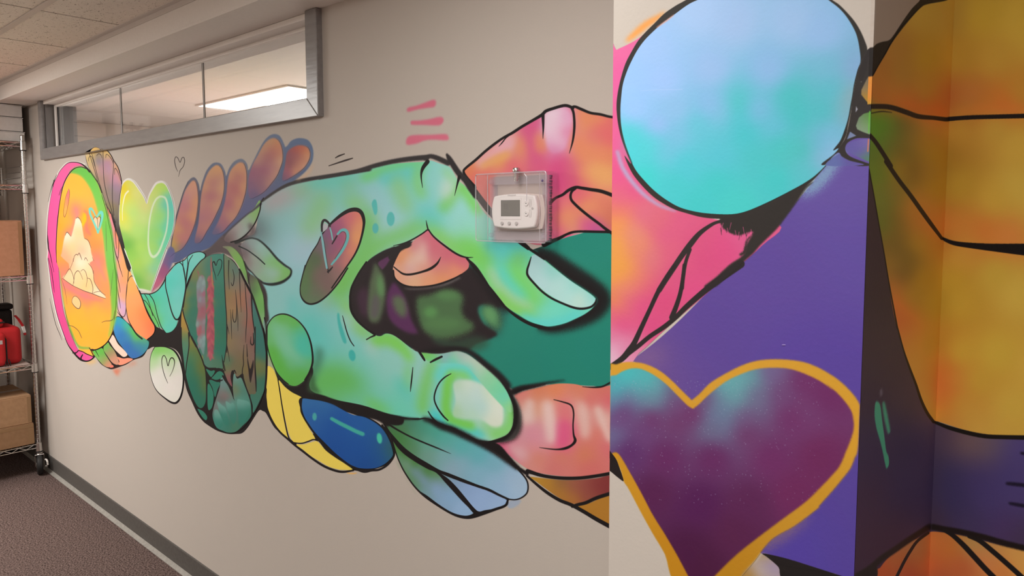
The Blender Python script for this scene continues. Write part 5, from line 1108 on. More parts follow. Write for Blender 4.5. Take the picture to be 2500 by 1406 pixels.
# ---------------------------------------------------------------- mesh helpers
def box(bm, x0, x1, y0, y1, z0, z1):
    v = [bm.verts.new(p) for p in ((x0, y0, z0), (x1, y0, z0), (x1, y1, z0), (x0, y1, z0), (x0, y0, z1), (x1, y0, z1), (x1, y1, z1), (x0, y1, z1))]
    for f in ((3, 2, 1, 0), (4, 5, 6, 7), (0, 1, 5, 4), (1, 2, 6, 5), (2, 3, 7, 6), (3, 0, 4, 7)):
        bm.faces.new([v[i] for i in f])
    return v
def tube(bm, p, r, n=8, closed=False):
    """A round rod along the points p."""
    p = [Vector(q) for q in p]
    rings = []
    for i, q in enumerate(p):
        a = p[i - 1] if i or closed else p[0]
        b = p[(i + 1) % len(p)] if i < len(p) - 1 or closed else p[-1]
        d = (b - a).normalized()
        up = Vector((0, 0, 1)) if abs(d.z) < 0.9 else Vector((1, 0, 0))
        s = d.cross(up).normalized()
        t = s.cross(d)
        rr = r[i] if isinstance(r, (list, tuple)) else r
        rings.append([bm.verts.new(q + (s * math.cos(2 * math.pi * k / n) + t * math.sin(2 * math.pi * k / n)) * rr) for k in range(n)])
    m = len(rings)
    for i in range(m if closed else m - 1):
        a, b = rings[i], rings[(i + 1) % m]
        for k in range(n):
            bm.faces.new((a[k], a[(k + 1) % n], b[(k + 1) % n], b[k]))
    if not closed:
        bm.faces.new(rings[0][::-1])
        bm.faces.new(rings[-1])
def lathe(bm, prof, axis, c, n=20):
    """Profile [(r, h)] turned about an axis through c: 'x', 'y' or 'z'."""
    ax = {'x': (Vector((0, 1, 0)), Vector((0, 0, 1)), Vector((1, 0, 0))), 'y': (Vector((0, 0, 1)), Vector((1, 0, 0)), Vector((0, 1, 0))), 'z': (Vector((1, 0, 0)), Vector((0, 1, 0)), Vector((0, 0, 1)))}[axis]
    c = Vector(c)
    rings = [[bm.verts.new(c + (ax[0] * math.cos(2 * math.pi * k / n) + ax[1] * math.sin(2 * math.pi * k / n)) * max(r, 1e-5) + ax[2] * h) for k in range(n)] for r, h in prof]
    for a, b in zip(rings, rings[1:]):
        for k in range(n):
            bm.faces.new((a[k], a[(k + 1) % n], b[(k + 1) % n], b[k]))
    bm.faces.new(rings[0][::-1])
    bm.faces.new(rings[-1])
def prism(bm, outline, axis, a, b):
    """Flat outline [(p, q)] extruded from a to b along an axis; the outline lies in the other two axes in order."""
    def at3(p, q, h):
        return {'x': (h, p, q), 'y': (p, h, q), 'z': (p, q, h)}[axis]
    A, B = [bm.verts.new(at3(p, q, a)) for p, q in outline], [bm.verts.new(at3(p, q, b)) for p, q in outline]
    n = len(A)
    bm.faces.new(A[::-1])
    bm.faces.new(B)
    for i in range(n):
        bm.faces.new((A[i], A[(i + 1) % n], B[(i + 1) % n], B[i]))
def round_rect(x0, x1, y0, y1, r, n=5):
    o = []
    for cx, cy, s in ((x1 - r, y0 + r, -90), (x1 - r, y1 - r, 0), (x0 + r, y1 - r, 90), (x0 + r, y0 + r, 180)):
        for k in range(n + 1):
            t = math.radians(s + 90 * k / n)
            o.append((cx + r * math.cos(t), cy + r * math.sin(t)))
    return o
def mesh(bm, name, mat, smooth=False):
    bmesh.ops.recalc_face_normals(bm, faces=bm.faces)
    me = bpy.data.meshes.new(name)
    bm.to_mesh(me)
    bm.free()
    if smooth:
        me.polygons.foreach_set('use_smooth', [True] * len(me.polygons))
    if mat:
        me.materials.append(mat)
    return me
def obj(name, bm, mat, parent=None, loc=None, bevel=0.0, smooth=False, seg=2, angle=35):
    me = mesh(bm, name, mat, smooth) if isinstance(bm, bmesh.types.BMesh) else bm
    o = bpy.data.objects.new(name, me)
    COL.objects.link(o)
    if parent:
        o.parent = parent
    if loc is not None:
        o.location = loc
    if bevel:
        md = o.modifiers.new('edge', 'BEVEL')
        md.width, md.segments, md.limit_method, md.angle_limit = bevel, seg, 'ANGLE', math.radians(30)
        md.harden_normals = False
    if smooth:
        try:
            me.set_sharp_from_angle(angle=math.radians(angle))
        except Exception:
            pass
    return o
def empty(name, loc=(0, 0, 0)):
    o = bpy.data.objects.new(name, None)
    o.empty_display_size = 0.1
    o.location = loc
    COL.objects.link(o)
    return o
def tag(o, label=None, cat=None, group=None, kind=None):
    for k, v in (('label', label), ('category', cat), ('group', group), ('kind', kind)):
        if v:
            o[k] = v
    return o
def struct(name, bm, mat, parent=None, **kw):
    o = obj(name, bm, mat, parent, **kw)
    if not parent:
        o['kind'] = 'structure'
    return o
def B(*boxes):
    bm = bmesh.new()
    for b in boxes:
        box(bm, *b)
    return bm

# ---------------------------------------------------------------- painted walls
D, PIER_Y, PIER_X0, PIER_X1, REC_Y = 1.3383, 0.883, -0.575, -0.2255, 1.346
FAR_X, RIGHT_X, BACK_Y = -5.80, 1.9, -2.9
GAIN = {'wall_left': 1.0, 'pier': 1.0, 'side': 1.0, 'recess': 1.0}
CV = {'wall_left': Canvas('wall_left', 1, D, -5.35, -0.60, 0.62, 2.06, 1000, 'bfb1a6'),
      'pier': Canvas('pier', 1, PIER_Y, PIER_X0, PIER_X1, 0.85, 2.10, 1700, 'd1c5b5'),
      'side': Canvas('side', 0, PIER_X1, PIER_Y, REC_Y, 0.70, 2.20, 1300, '786c5c'),
      'recess': Canvas('recess', 1, REC_Y, PIER_X1, 0.25, 0.70, 2.20, 1300, '8e8277')}
def painted_mat(cv):
    """The painted picture as a surface colour in wall units; bare wall outside of it."""
    E = lin(hexc(cv.base)) / np.array(WALL_ALB)            # how bright the photograph shows the bare wall here
    a = np.empty((cv.h, cv.w, 4), np.float32)
    a[..., :3] = srgb(lin(cv.img) / E)
    a[..., 3] = 1
    im = bpy.data.images.new('paint_' + cv.name, cv.w, cv.h, alpha=False)
    im.pixels.foreach_set(a.ravel())
    im.update()
    im.pack()
    m = new_mat('painted_' + cv.name, WALL_ALB, 0.6, 0, 0.14)
    n, L = m.node_tree.nodes, m.node_tree.links
    b = n['Principled BSDF']
    tx, tc, no, bp = n.new('ShaderNodeTexImage'), n.new('ShaderNodeTexCoord'), n.new('ShaderNodeTexNoise'), n.new('ShaderNodeBump')
    tx.image, tx.extension, tx.interpolation = im, 'EXTEND', 'Cubic'
    no.inputs['Scale'].default_value, no.inputs['Detail'].default_value = 190, 3
    bp.inputs['Strength'].default_value, bp.inputs['Distance'].default_value = 0.22, 0.0008
    L.new(tx.outputs['Color'], b.inputs['Base Color'])
    L.new(tc.outputs['Object'], no.inputs['Vector'])
    L.new(no.outputs['Fac'], bp.inputs['Height'])
    L.new(bp.outputs['Normal'], b.inputs['Normal'])
    return m
def uv_wall(me, cv, f=None):
    uv = me.uv_layers.new(name='UVMap')
    co = np.empty(len(me.vertices) * 3, np.float32)
    me.vertices.foreach_get('co', co)
    co = co.reshape(-1, 3)
    li = np.empty(len(me.loops), np.int32)
    me.loops.foreach_get('vertex_index', li)
    p = co if f is None else f(co)
    u = np.stack([(p[:, 1 - cv.axis] - cv.u0) / (cv.u1 - cv.u0), (p[:, 2] - cv.z0) / (cv.z1 - cv.z0)], 1)
    uv.data.foreach_set('uv', u[li].ravel().astype(np.float32))

CUR[:] = [CV['wall_left']]
paint_left()
paint_left_far()
CUR[:] = [CV['pier']]
paint_pier()
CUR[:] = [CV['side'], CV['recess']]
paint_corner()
PM = {k: painted_mat(c) for k, c in CV.items()}

def painted_wall(name, cv, bm):
    o = struct(name, bm, PM[cv.name])
    uv_wall(o.data, cv)
    return o
# opening of the clerestory window: x -4.83..-2.05, z 2.015..2.287
WX0, WX1, WZ0, WZ1, WT = -4.83, -2.05, 2.015, 2.287, 0.16
WALL_L = painted_wall('wall_left', CV['wall_left'], B((FAR_X, PIER_X0 + 0.05, D, D + WT, 0, WZ0), (FAR_X, WX0, D, D + WT, WZ0, CEIL), (WX1, PIER_X0 + 0.05, D, D + WT, WZ0, CEIL), (WX0, WX1, D, D + WT, WZ1, CEIL)))
PIER = painted_wall('wall_pier', CV['pier'], B((PIER_X0, PIER_X1 - 0.004, PIER_Y, REC_Y + 0.1, 0, CEIL)))
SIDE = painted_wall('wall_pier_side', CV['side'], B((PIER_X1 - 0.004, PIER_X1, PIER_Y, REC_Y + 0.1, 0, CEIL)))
RECESS = painted_wall('wall_recess', CV['recess'], B((PIER_X1 - 0.02, RIGHT_X, REC_Y, REC_Y + 0.1, 0, CEIL)))

def clip_rect(p, u0, u1, z0, z1):
    for ax, lim, sg in ((0, u0, 1), (0, u1, -1), (1, z0, 1), (1, z1, -1)):
        q = []
        for i in range(len(p)):
            a, b = p[i - 1], p[i]
            da, db = sg * (a[ax] - lim), sg * (b[ax] - lim)
            if (da >= 0) != (db >= 0):
                q.append(a + (b - a) * (da / (da - db)))
            if db >= 0:
                q.append(b)
        p = np.array(q)
        if len(p) < 3:
            return None
    return p
HOST = {'wall_left': [(WALL_L, CV['wall_left'], (FAR_X, PIER_X0, 0, 1.962))], 'pillar': [(PIER, CV['pier'], (PIER_X0, PIER_X1, 0, CEIL))],
        'corner': [(SIDE, CV['side'], (PIER_Y, REC_Y, 0, CEIL)), (RECESS, CV['recess'], (PIER_X1, 0.3, 0, CEIL))],
        'window_frame': [(WALL_L, CV['wall_left'], (FAR_X, PIER_X0, 0, 1.962))]}
def paint_film(name, host, cv, pl, i):
    """One painted figure as its own thin coat of paint on the wall."""
    keep = [pl[0]]
    for q in pl[1:]:
        if np.hypot(*(q - keep[-1])) > 0.0012:
            keep.append(q)
    if len(keep) < 4:
        return
    lift = 0.00025 + 0.00004 * i
    v = cv.value - lift if cv.axis == 1 else cv.value + lift
    n = len(keep)
    vs, _e, fs, _, _, _ = delaunay_2d_cdt([Vector((float(q[0]), float(q[1]))) for q in keep], [(k, (k + 1) % n) for k in range(n)], [list(range(n))], 1, 1e-5)
    co = [(q.x, v, q.y) if cv.axis == 1 else (v, q.x, q.y) for q in vs]
    nrm = Vector((0, -1, 0)) if cv.axis == 1 else Vector((1, 0, 0))
    tri = []
    for t in fs:
        a, b, c = (Vector(co[k]) for k in t[:3])
        w = (b - a).cross(c - a)
        if w.length > 1e-9:
            tri.append(list(t) if w.dot(nrm) > 0 else list(t)[::-1])
    if not tri:
        return
    me = bpy.data.meshes.new(name)
    me.from_pydata(co, [], tri)
    me.materials.append(PM[cv.name])
    uv_wall(me, cv)
    o = bpy.data.objects.new(name, me)
    COL.objects.link(o)
    o.parent = host
for _i, (_w, _n, _p) in enumerate(MOTIFS):
    for _h, _c, (_a, _b, _z0, _z1) in HOST[_w]:
        _t = _c.tex(np.asarray(_p, float)[:, :2])
        _pl = np.stack([_t[:, 0] / _c.dens + _c.u0, _t[:, 1] / _c.dens + _c.z0], 1)
        _pl = clip_rect(_pl, _a, _b, _z0, _z1)
        if _pl is not None:
            paint_film(_n, _h, _c, _pl, _i if _w == 'wall_left' or _w == 'window_frame' else _i % 12)

# ---------------------------------------------------------------- room shell
struct('floor', B((FAR_X, RIGHT_X, BACK_Y, REC_Y, -0.05, 0)), M['carpet'])
struct('wall_far', B((FAR_X - 0.1, FAR_X, BACK_Y, D + WT, 0, CEIL)), M['wall'])
struct('wall_right', B((RIGHT_X, RIGHT_X + 0.1, BACK_Y, REC_Y + 0.1, 0, CEIL)), M['wall'])
struct('wall_back', B((FAR_X - 0.1, RIGHT_X + 0.1, BACK_Y - 0.1, BACK_Y, 0, CEIL)), M['wall'])
CE = struct('ceiling', B((FAR_X - 0.1, RIGHT_X + 0.1, BACK_Y - 0.1, REC_Y + 0.1, CEIL + 0.03, CEIL + 0.08)), M['tile'])
# lay-in tiles, 0.61 m, with a narrow half row along the soffit
TX, TY, P_ = -3.11, 0.85, 0.6096
TSOF = 1.158
def tile_mesh(sx, sy):
    bm = B((-sx / 2, sx / 2, -sy / 2, sy / 2, 0, 0.02))
    return mesh(bm, 'ceiling_tile', M['tile'])
_full, _half = tile_mesh(P_ - 0.012, P_ - 0.026), tile_mesh(P_ - 0.012, TSOF - TY - 0.026)
LIT = ((-5.86, 0.545), (-5.86, -0.065), (-3.415, -0.065), (-3.415, -0.675), (-0.975, 0.545), (-0.975, -0.065))
kx0, kx1 = math.floor((FAR_X - TX) / P_), math.ceil((RIGHT_X - TX) / P_)
for i in range(kx0, kx1):
    xc = TX + P_ * (i + 0.5)
    if xc < FAR_X - 0.2 or xc > RIGHT_X + 0.2:
        continue
    obj('ceiling_tile', _half, None, CE, (xc, (TY + TSOF) / 2, CEIL))
    for j in range(6):
        yc = TY - P_ * (j + 0.5)
        if yc < BACK_Y - 0.2:
            continue
        obj('ceiling_tile', _full, None, CE, (xc, yc, CEIL))
for j in range(7):
    y = TY - P_ * j
    if y > BACK_Y:
        obj('main_tee', B((FAR_X, RIGHT_X, y - 0.012, y + 0.012, CEIL - 0.004, CEIL + 0.024)), M['tee'], CE, bevel=0.001)
_ct = mesh(B((-0.007, 0.007, -P_ / 2, P_ / 2, 0.008, 0.024)), 'cross_tee', M['dark'])
for i in range(kx0, kx1 + 1):
    x = TX + P_ * i
    if FAR_X < x < RIGHT_X:
        for j in range(-1, 6):
            y = TY - P_ * (j + 0.5)
            if BACK_Y < y:
                obj('cross_tee', _ct, None, CE, (x, min(y, TSOF - P_ / 2), CEIL))
# soffit along the left wall, wall angle at the ceiling edge
struct('trim_1', B((FAR_X, PIER_X0, TSOF, D, 2.303, CEIL + 0.03), (FAR_X, PIER_X0, TSOF - 0.0015, TSOF, 2.301, 2.312)), M['soffit'], bevel=0.003)
tr = struct('trim_2', B((FAR_X, PIER_X0, TSOF - 0.022, TSOF - 0.001, CEIL - 0.003, CEIL + 0.001), (FAR_X, PIER_X0, TSOF - 0.003, TSOF - 0.0005, CEIL - 0.022, CEIL)), M['tee'])
# rubber base; its upward-facing toe has the light put into its colour
def base_run(name, x0, x1, y, side=1):
    bm = bmesh.new()
    prism(bm, [(y, 0.0), (y - 0.004, 0.012), (y - 0.004, 0.100), (y - 0.0025, 0.104), (y, 0.105)], 'x', x0, x1)
    o = struct(name, bm, M['base'])
    bm = bmesh.new()
    prism(bm, [(y, 0.0005), (y - 0.020, 0.0005), (y - 0.020, 0.003), (y - 0.010, 0.007), (y - 0.0045, 0.016), (y - 0.0035, 0.016)], 'x', x0, x1)
    obj('toe_strip', bm, M['base_toe_lit'], o)
    return o
base_run('baseboard_left', FAR_X, PIER_X0, D)
base_run('baseboard_pier', PIER_X0, PIER_X1, PIER_Y)
base_run('baseboard_recess', PIER_X1, RIGHT_X, REC_Y)

# ---------------------------------------------------------------- clerestory window and the room behind it
WIN = tag(empty('window_1', (-3.44, D, WZ0)), kind='structure')
WIN_INV = Matrix.Translation((3.44, -D, -WZ0))
def win(name, bm, mat, **kw):
    o = obj(name, bm, mat, WIN, **kw)
    o.matrix_parent_inverse = WIN_INV
    return o
FP = 0.022                                            # how far the casing stands proud of the wall
rail = bmesh.new()
prism(rail, [(-4.885, 1.958), (-1.985, 1.958), (-2.05, 2.022), (-4.835, 2.022)], 'y', D - FP, D + 0.004)
win('bottom_casing', rail, M['frame'], bevel=0.0025, seg=3)
rail = bmesh.new()
prism(rail, [(-1.985, 1.958), (-1.985, 2.302), (-2.05, 2.302), (-2.05, 2.022)], 'y', D - FP, D + 0.004)
win('right_casing', rail, M['frame'], bevel=0.0025, seg=3)
rail = bmesh.new()
prism(rail, [(-4.885, 1.958), (-4.835, 2.022), (-4.835, 2.302), (-4.885, 2.302)], 'y', D - FP, D + 0.004)
win('left_casing', rail, M['frame'], bevel=0.003)
win('top_casing', B((-4.835, -2.05, D - 0.006, D + 0.01, 2.282, 2.302)), M['soffit'], bevel=0.002)
GY = 1.405
win('left_jamb', B((WX0 - 0.005, WX0 + 0.002, D, D + WT + 0.005, WZ0, WZ1)), M['jamb'])
win('right_jamb', B((WX1 - 0.002, WX1 + 0.005, D, D + WT + 0.005, WZ0, WZ1)), M['frame'])
win('sill', B((WX0, WX1, D, D + WT + 0.005, WZ0 - 0.005, WZ0 + 0.003)), M['frame'])
win('head', B((WX0, WX1, D, D + WT + 0.005, WZ1 - 0.003, WZ1 + 0.005)), M['soffit'])
win('glazing_bead', B((WX0, WX0 + 0.010, GY - 0.020, GY - 0.005, WZ0, WZ1)), M['soffit'], bevel=0.002)
win('glazing_bead', B((WX0, WX0 + 0.010, GY + 0.005, GY + 0.020, WZ0, WZ1)), M['jamb'], bevel=0.002)
win('glazing_bead', B((WX0, WX1, GY - 0.018, GY - 0.005, WZ1 - 0.016, WZ1)), M['soffit'], bevel=0.002)
win('gasket', B((WX0, WX0 + 0.017, GY - 0.004, GY + 0.004, WZ0, WZ1)), M['dark'])
for a, b in ((WX0 + 0.01, -3.862), (-3.858, -2.960), (-2.956, WX1)):
    win('glass_pane', B((a, b, GY - 0.003, GY + 0.003, WZ0, WZ1 - 0.004)), M['glass'])
for x in (-3.860, -2.958):
    win('pane_joint', B((x - 0.003, x + 0.003, GY - 0.0034, GY + 0.0034, WZ0, WZ1 - 0.004)), M['base'])
    win('pane_edge', B((x + 0.0035, x + 0.008, GY - 0.0036, GY - 0.0032, WZ0, WZ1 - 0.004)), M['white'])
# feathers that run up over the casing (same paint, laid on the casing's face)
_p = [q for w, n, q in MOTIFS if n == 'painted_feather_fan'][0]
_yf = D - FP
_pl = on_plane(np.asarray(_p)[:, :2], 1, _yf)[:, [0, 2]]
_pl = clip_rect(_pl, -4.88, -2.0, 1.9605, 2.019)
if _pl is not None:
    bm = bmesh.new()
    fc = bm.faces.new([bm.verts.new((q[0], _yf - 0.0006, q[1])) for q in _pl])
    bmesh.ops.triangulate(bm, faces=[fc], ngon_method='EAR_CLIP')
    me = mesh(bm, 'painted_feather_tips', PM['wall_left'])
    uv_wall(me, CV['wall_left'], lambda c: np.array([0, 0, CAM_H]) + (c - np.array([0, 0, CAM_H])) * (D / (_yf - 0.0006)))
    o = obj('painted_feather_tips', me, None, WIN)
    o.matrix_parent_inverse = WIN_INV
# neighbouring room
NX0, NX1, NY1 = -6.62, -1.2, 3.05
struct('wall_next_left', B((NX0 - 0.08, NX0, D + WT, NY1 + 0.1, 0, CEIL)), M['wall'])
struct('wall_next_back', B((NX0 - 0.08, NX1 + 0.08, NY1, NY1 + 0.08, 0, CEIL)), M['wall'])
struct('wall_next_right', B((NX1, NX1 + 0.08, D + WT, NY1 + 0.1, 0, CEIL)), M['wall'])
struct('ceiling_next', B((NX0 - 0.08, NX1 + 0.08, D + WT - 0.02, NY1 + 0.1, CEIL + 0.002, CEIL + 0.05)), M['white'])
struct('floor_next', B((NX0 - 0.08, NX1 + 0.08, D + WT - 0.02, NY1 + 0.1, -0.05, 0)), M['carpet'])
# ---------------------------------------------------------------- things
# ceiling light of the neighbouring room, seen through the glass
cl = tag(empty('ceiling_light', (-4.42, 2.485, CEIL)), 'long lit white ceiling light panel seen through the high window glass', 'light')
bm = bmesh.new()
for b in ((-0.61, 0.61, -0.165, -0.150, -0.008, 0.0), (-0.61, 0.61, 0.150, 0.165, -0.008, 0.0), (-0.61, -0.595, -0.150, 0.150, -0.008, 0.0), (0.595, 0.61, -0.150, 0.150, -0.008, 0.0)):
    box(bm, *b)
obj('light_frame', bm, M['tee'], cl)
obj('diffuser', B((-0.595, 0.595, -0.150, 0.150, -0.006, -0.001)), M['panel_light'], cl)

# ---- wire shelving on casters
RX0, RX1, RY0, RY1 = -5.72, -5.092, 0.372, 1.283      # post centres
SHELVES = (0.166, 0.672, 1.226, 1.785, 2.045)         # underside rail heights
rack = tag(empty('shelving_rack', (-5.32, 0.83, 0)), 'chrome wire shelving rack on casters standing in the far corner', 'rack')
RI = Matrix.Translation((5.32, -0.83, 0))
def rk(name, bm, mat, parent=None, **kw):
    o = obj(name, bm, mat, parent or rack, **kw)
    if not parent:
        o.matrix_parent_inverse = RI
    return o
def post_mesh():
    bm = bmesh.new()
    lathe(bm, [(0.011, 0.0), (0.0125, 0.002), (0.0125, 1.960), (0.0118, 1.966), (0.004, 1.968)], 'z', (0, 0, 0.150), 14)
    return mesh(bm, 'post', M['chrome'], True)
def groove_mesh():
    bm = bmesh.new()
    for k in range(76):
        z = 0.175 + 0.0254 * k
        lathe(bm, [(0.01285, 0.0), (0.01285, 0.0035)], 'z', (0, 0, z), 12)
    return mesh(bm, 'groove_rings', M['chrome_dull'])
_pm, _gm = post_mesh(), groove_mesh()
def caster_parts(o):
    bm = bmesh.new()
    lathe(bm, [(0.005, -0.0165), (0.052, -0.0165), (0.0615, -0.011), (0.0635, 0), (0.0615, 0.011), (0.052, 0.0165), (0.005, 0.0165)], 'y', (0.018, 0, 0.0635), 26)
    w = obj('wheel', bm, M['rubber'], o, smooth=True)
    bm = bmesh.new()
    lathe(bm, [(0.02, -0.019), (0.024, -0.017), (0.024, 0.017), (0.02, 0.019)], 'y', (0.018, 0, 0.0635), 16)
    obj('hub', bm, M['chrome_dull'], w)
    bm = bmesh.new()
    for s in (-1, 1):
        prism(bm, [(-0.022, 0.128), (0.030, 0.128), (0.030, 0.060), (0.018, 0.048), (0.006, 0.060)], 'y', s * 0.0215, s * 0.0245)
    box(bm, -0.026, 0.030, -0.0245, 0.0245, 0.126, 0.131)
    obj('fork', bm, M['chrome'], o, bevel=0.001)
    bm = bmesh.new()
    lathe(bm, [(0.017, 0.131), (0.020, 0.135), (0.020, 0.140), (0.013, 0.144), (0.013, 0.155)], 'z', (0, 0, 0), 14)
    obj('swivel', bm, M['chrome'], o, smooth=True)
    bm = bmesh.new()
    tube(bm, [(0.045, 0.030, 0.098), (0.060, 0.036, 0.098), (0.070, 0.040, 0.088), (0.071, 0.041, 0.070), (0.062, 0.036, 0.058), (0.045, 0.030, 0.056)], 0.0055, 8)
    obj('brake_lever', bm, M['tee'], o, smooth=True)
for x, y in ((RX1, RY1), (RX1, RY0), (RX0, RY1), (RX0, RY0)):
    p = rk('post', _pm, None, loc=(x, y, 0))
    g = obj('groove_rings', _gm, None, p)
    g['kind'] = 'stuff'
    c = empty('caster', (x, y, 0))
    c.rotation_euler = (0, 0, math.radians(-14))
    c.parent = rack
    c.matrix_parent_inverse = RI
    caster_parts(c)
def shelf(z, liner=None):
    """Wire shelf: rails top and bottom, zigzag truss on all sides, deck wires, corner sleeves."""
    s = empty('shelf', (0, 0, z))
    s.parent = rack
    s.matrix_parent_inverse = RI
    x0, x1, y0, y1, h = RX0, RX1, RY0, RY1, 0.026
    bm = bmesh.new()
    for zz in (0.003, h):
        for a, b in (((x1 + .004, y0, zz), (x1 + .004, y1, zz)), ((x0 - .004, y0, zz), (x0 - .004, y1, zz)), ((x0, y1 + .004, zz), (x1, y1 + .004, zz)), ((x0, y0 - .004, zz), (x1, y0 - .004, zz))):
            tube(bm, [a, b], 0.003, 7)
    obj('rails', bm, M['chrome'], s)
    bm = bmesh.new()
    n = 22
    for x in (x1 + .004, x0 - .004):
        tube(bm, [(x, y0 + .03 + (y1 - y0 - .06) * k / n, 0.0045 if k % 2 else h - 0.0015) for k in range(n + 1)], 0.0027, 6)
    n = 10
    for y in (y1 + .004, y0 - .004):
        tube(bm, [(x0 + .03 + (x1 - x0 - .06) * k / n, y, 0.0045 if k % 2 else h - 0.0015) for k in range(n + 1)], 0.0027, 6)
    obj('zigzag_truss', bm, M['chrome'], s)
    bm = bmesh.new()
    for k in range(1, 32):
        y = y0 + (y1 - y0) * k / 32
        tube(bm, [(x0, y, h + 0.003), (x1, y, h + 0.003)], 0.0016, 5)
    d = obj('deck_wires', bm, M['chrome_dull'], s)
    d['kind'] = 'stuff'
    for x in (x0, x1):
        for y in (y0, y1):
            bm = bmesh.new()
            lathe(bm, [(0.0175, -0.020), (0.0190, -0.018), (0.0162, 0.034), (0.0135, 0.036)], 'z', (x, y, 0), 14)
            obj('corner_sleeve', bm, M['chrome'], s, smooth=True)
            bm = bmesh.new()
            lathe(bm, [(0.0195, -0.0235), (0.0195, -0.0205)], 'z', (x, y, 0), 14)
            obj('sleeve_ring', bm, M['rubber'], s)
    if liner:
        obj('liner', B((x0 + .01, x1 - .004, y0 + .02, y1 - .02, h + .0048, h + .0066)), M[liner], s)
    return s
for z, l in zip(SHELVES, (None, 'liner', None, 'liner_brown', 'liner_brown')):
    s = shelf(z, l)
    if abs(z - 1.785) < 1e-6:                         # ledge rails at the back of this shelf
        bm = bmesh.new()
        for k in range(4):
            zz = 0.04 + 0.034 * k
            tube(bm, [(RX0 + .01, RY0, zz), (RX0 + .01, RY1, zz)], 0.0024, 6)
            tube(bm, [(RX0 + .01, RY1 - .012, zz), (RX1 - .01, RY1 - .012, zz)], 0.0024, 6)
        obj('ledge_rails', bm, M['chrome_dull'], s)
        bm = bmesh.new()
        tube(bm, [(-5.50, 1.262, -0.03), (-5.50, 1.262, 0.15)], 0.0042, 8)
        obj('ledge_clip', bm, M['chrome'], s)
ST = [z + 0.0326 for z in SHELVES]                     # top of each deck
ST[1] = SHELVES[1] + 0.0328
ST[3], ST[4] = SHELVES[3] + 0.0328, SHELVES[4] + 0.0328

# ---- cartons
def carton(name, label, cat, x0, x1, y0, y1, z0, z1, mat, group=None, flaps=True, tape='tape'):
    c = Vector(((x0 + x1) / 2, (y0 + y1) / 2, z0))
    r = tag(empty(name, c), label, cat, group)
    a, b, h = (x1 - x0) / 2, (y1 - y0) / 2, z1 - z0
    obj('carton_body', B((-a, a, -b, b, 0, h - 0.004)), M[mat], r, bevel=0.004)
    if flaps:
        obj('flap', B((-a + .001, -0.001, -b + .001, b - .001, h - .004, h)), M[mat], r, bevel=0.0015)
        obj('flap', B((0.001, a - .001, -b + .001, b - .001, h - .004, h)), M[mat], r, bevel=0.0015)
    if tape:
        obj('tape_strip', B((-0.026, 0.026, -b, b, h, h + .0004)), M[tape], r)
        obj('edge_tape', B((a, a + .0005, b - .022, b - .001, 0.01, h - .01)), M[tape], r)
    return r
carton('cardboard_box', 'wide brown cardboard box standing on the middle shelf of the rack', 'box', -5.50, -5.105, 0.62, 1.2605, ST[2], 1.598, 'card_red')
carton('cardboard_box', 'lower darker brown cardboard box resting on the bottom shelf under another', 'box', -5.50, -5.092, 0.60, 1.262, ST[0], 0.331, 'card_dark', tape=None)
bx = carton('cardboard_box', 'upper light brown cardboard box stacked on the lowest box of the rack', 'box', -5.50, -5.098, 0.61, 1.256, 0.3318, 0.512, 'card')
lowbox = [o for o in COL.objects if o.name.startswith('cardboard_box')][1]
_a = (5.50 - 5.092) / 2
obj('edge_tape', B((_a, _a + .0006, 0.300, 0.330, 0.006, 0.105)), M['tape'], lowbox)
obj('seam_tape', B((_a, _a + .0006, -0.33, 0.330, 0.108, 0.126)), M['tape'], lowbox)
GW = 'white cartons on the top shelf of the rack'
def white_box(label, y0, y1, z0, z1, x1, dx=0.40):
    r = carton('white_carton', label, 'box', x1 - dx, x1, y0, y1, z0, z1, 'white_card', GW, flaps=False, tape=None)
    a, b, h = dx / 2, (y1 - y0) / 2, z1 - z0
    obj('lid', B((-a - .0015, a + .0015, -b - .0015, b + .0015, h - .0045, h)), M['white_card'], r, bevel=0.001)
    return r
zt = ST[4] + 0.0002
white_box('lowest white carton of the stack beside the left wall', 1.02, 1.3045, zt, 2.137, -5.118)
white_box('middle white carton of the stack beside the left wall', 1.04, 1.2985, 2.1405, 2.2235, -5.121)
white_box('topmost white carton of the stack just under the soffit', 1.06, 1.2975, 2.2270, 2.2985, -5.121)
em = white_box('large white carton printed with a grey cross emblem on its front', 0.80, 1.0185, zt, 2.296, -5.03, 0.45)
bm = bmesh.new()
def disc(bm, y, z, ry, rz, rot, x0=0.2252, x1=0.2258):
    c, s = math.cos(rot), math.sin(rot)
    prism(bm, [(y + ry * math.cos(t) * c - rz * math.sin(t) * s, z + ry * math.cos(t) * s + rz * math.sin(t) * c) for t in [2 * math.pi * k / 12 for k in range(12)]], 'x', x0, x1)
zc, yc = 0.135, 0.005
box(bm, 0.2252, 0.2258, yc - 0.011, yc + 0.011, zc - 0.034, zc + 0.034)
box(bm, 0.2252, 0.2258, yc - 0.034, yc - 0.0115, zc - 0.011, zc + 0.011)
box(bm, 0.2252, 0.2258, yc + 0.0115, yc + 0.034, zc - 0.011, zc + 0.011)
for s in (-1, 1):
    for k in range(4):
        disc(bm, yc + s * (0.038 + 0.008 * k), zc + 0.012 * k - 0.010, 0.014, 0.006, s * (0.5 - 0.1 * k))
        disc(bm, yc + s * (0.030 + 0.004 * k), zc - 0.030 - 0.003 * k, 0.010, 0.005, -s * 0.3)
obj('printed_emblem', bm, M['print_grey'], em)
bm = bmesh.new()
for k in range(9):
    box(bm, 0.2252, 0.2258, yc - 0.045 + 0.0105 * k, yc - 0.038 + 0.0105 * k, zc - 0.062, zc - 0.054)
pl = obj('printed_line', bm, M['print_grey'], em)
pl['kind'] = 'stuff'

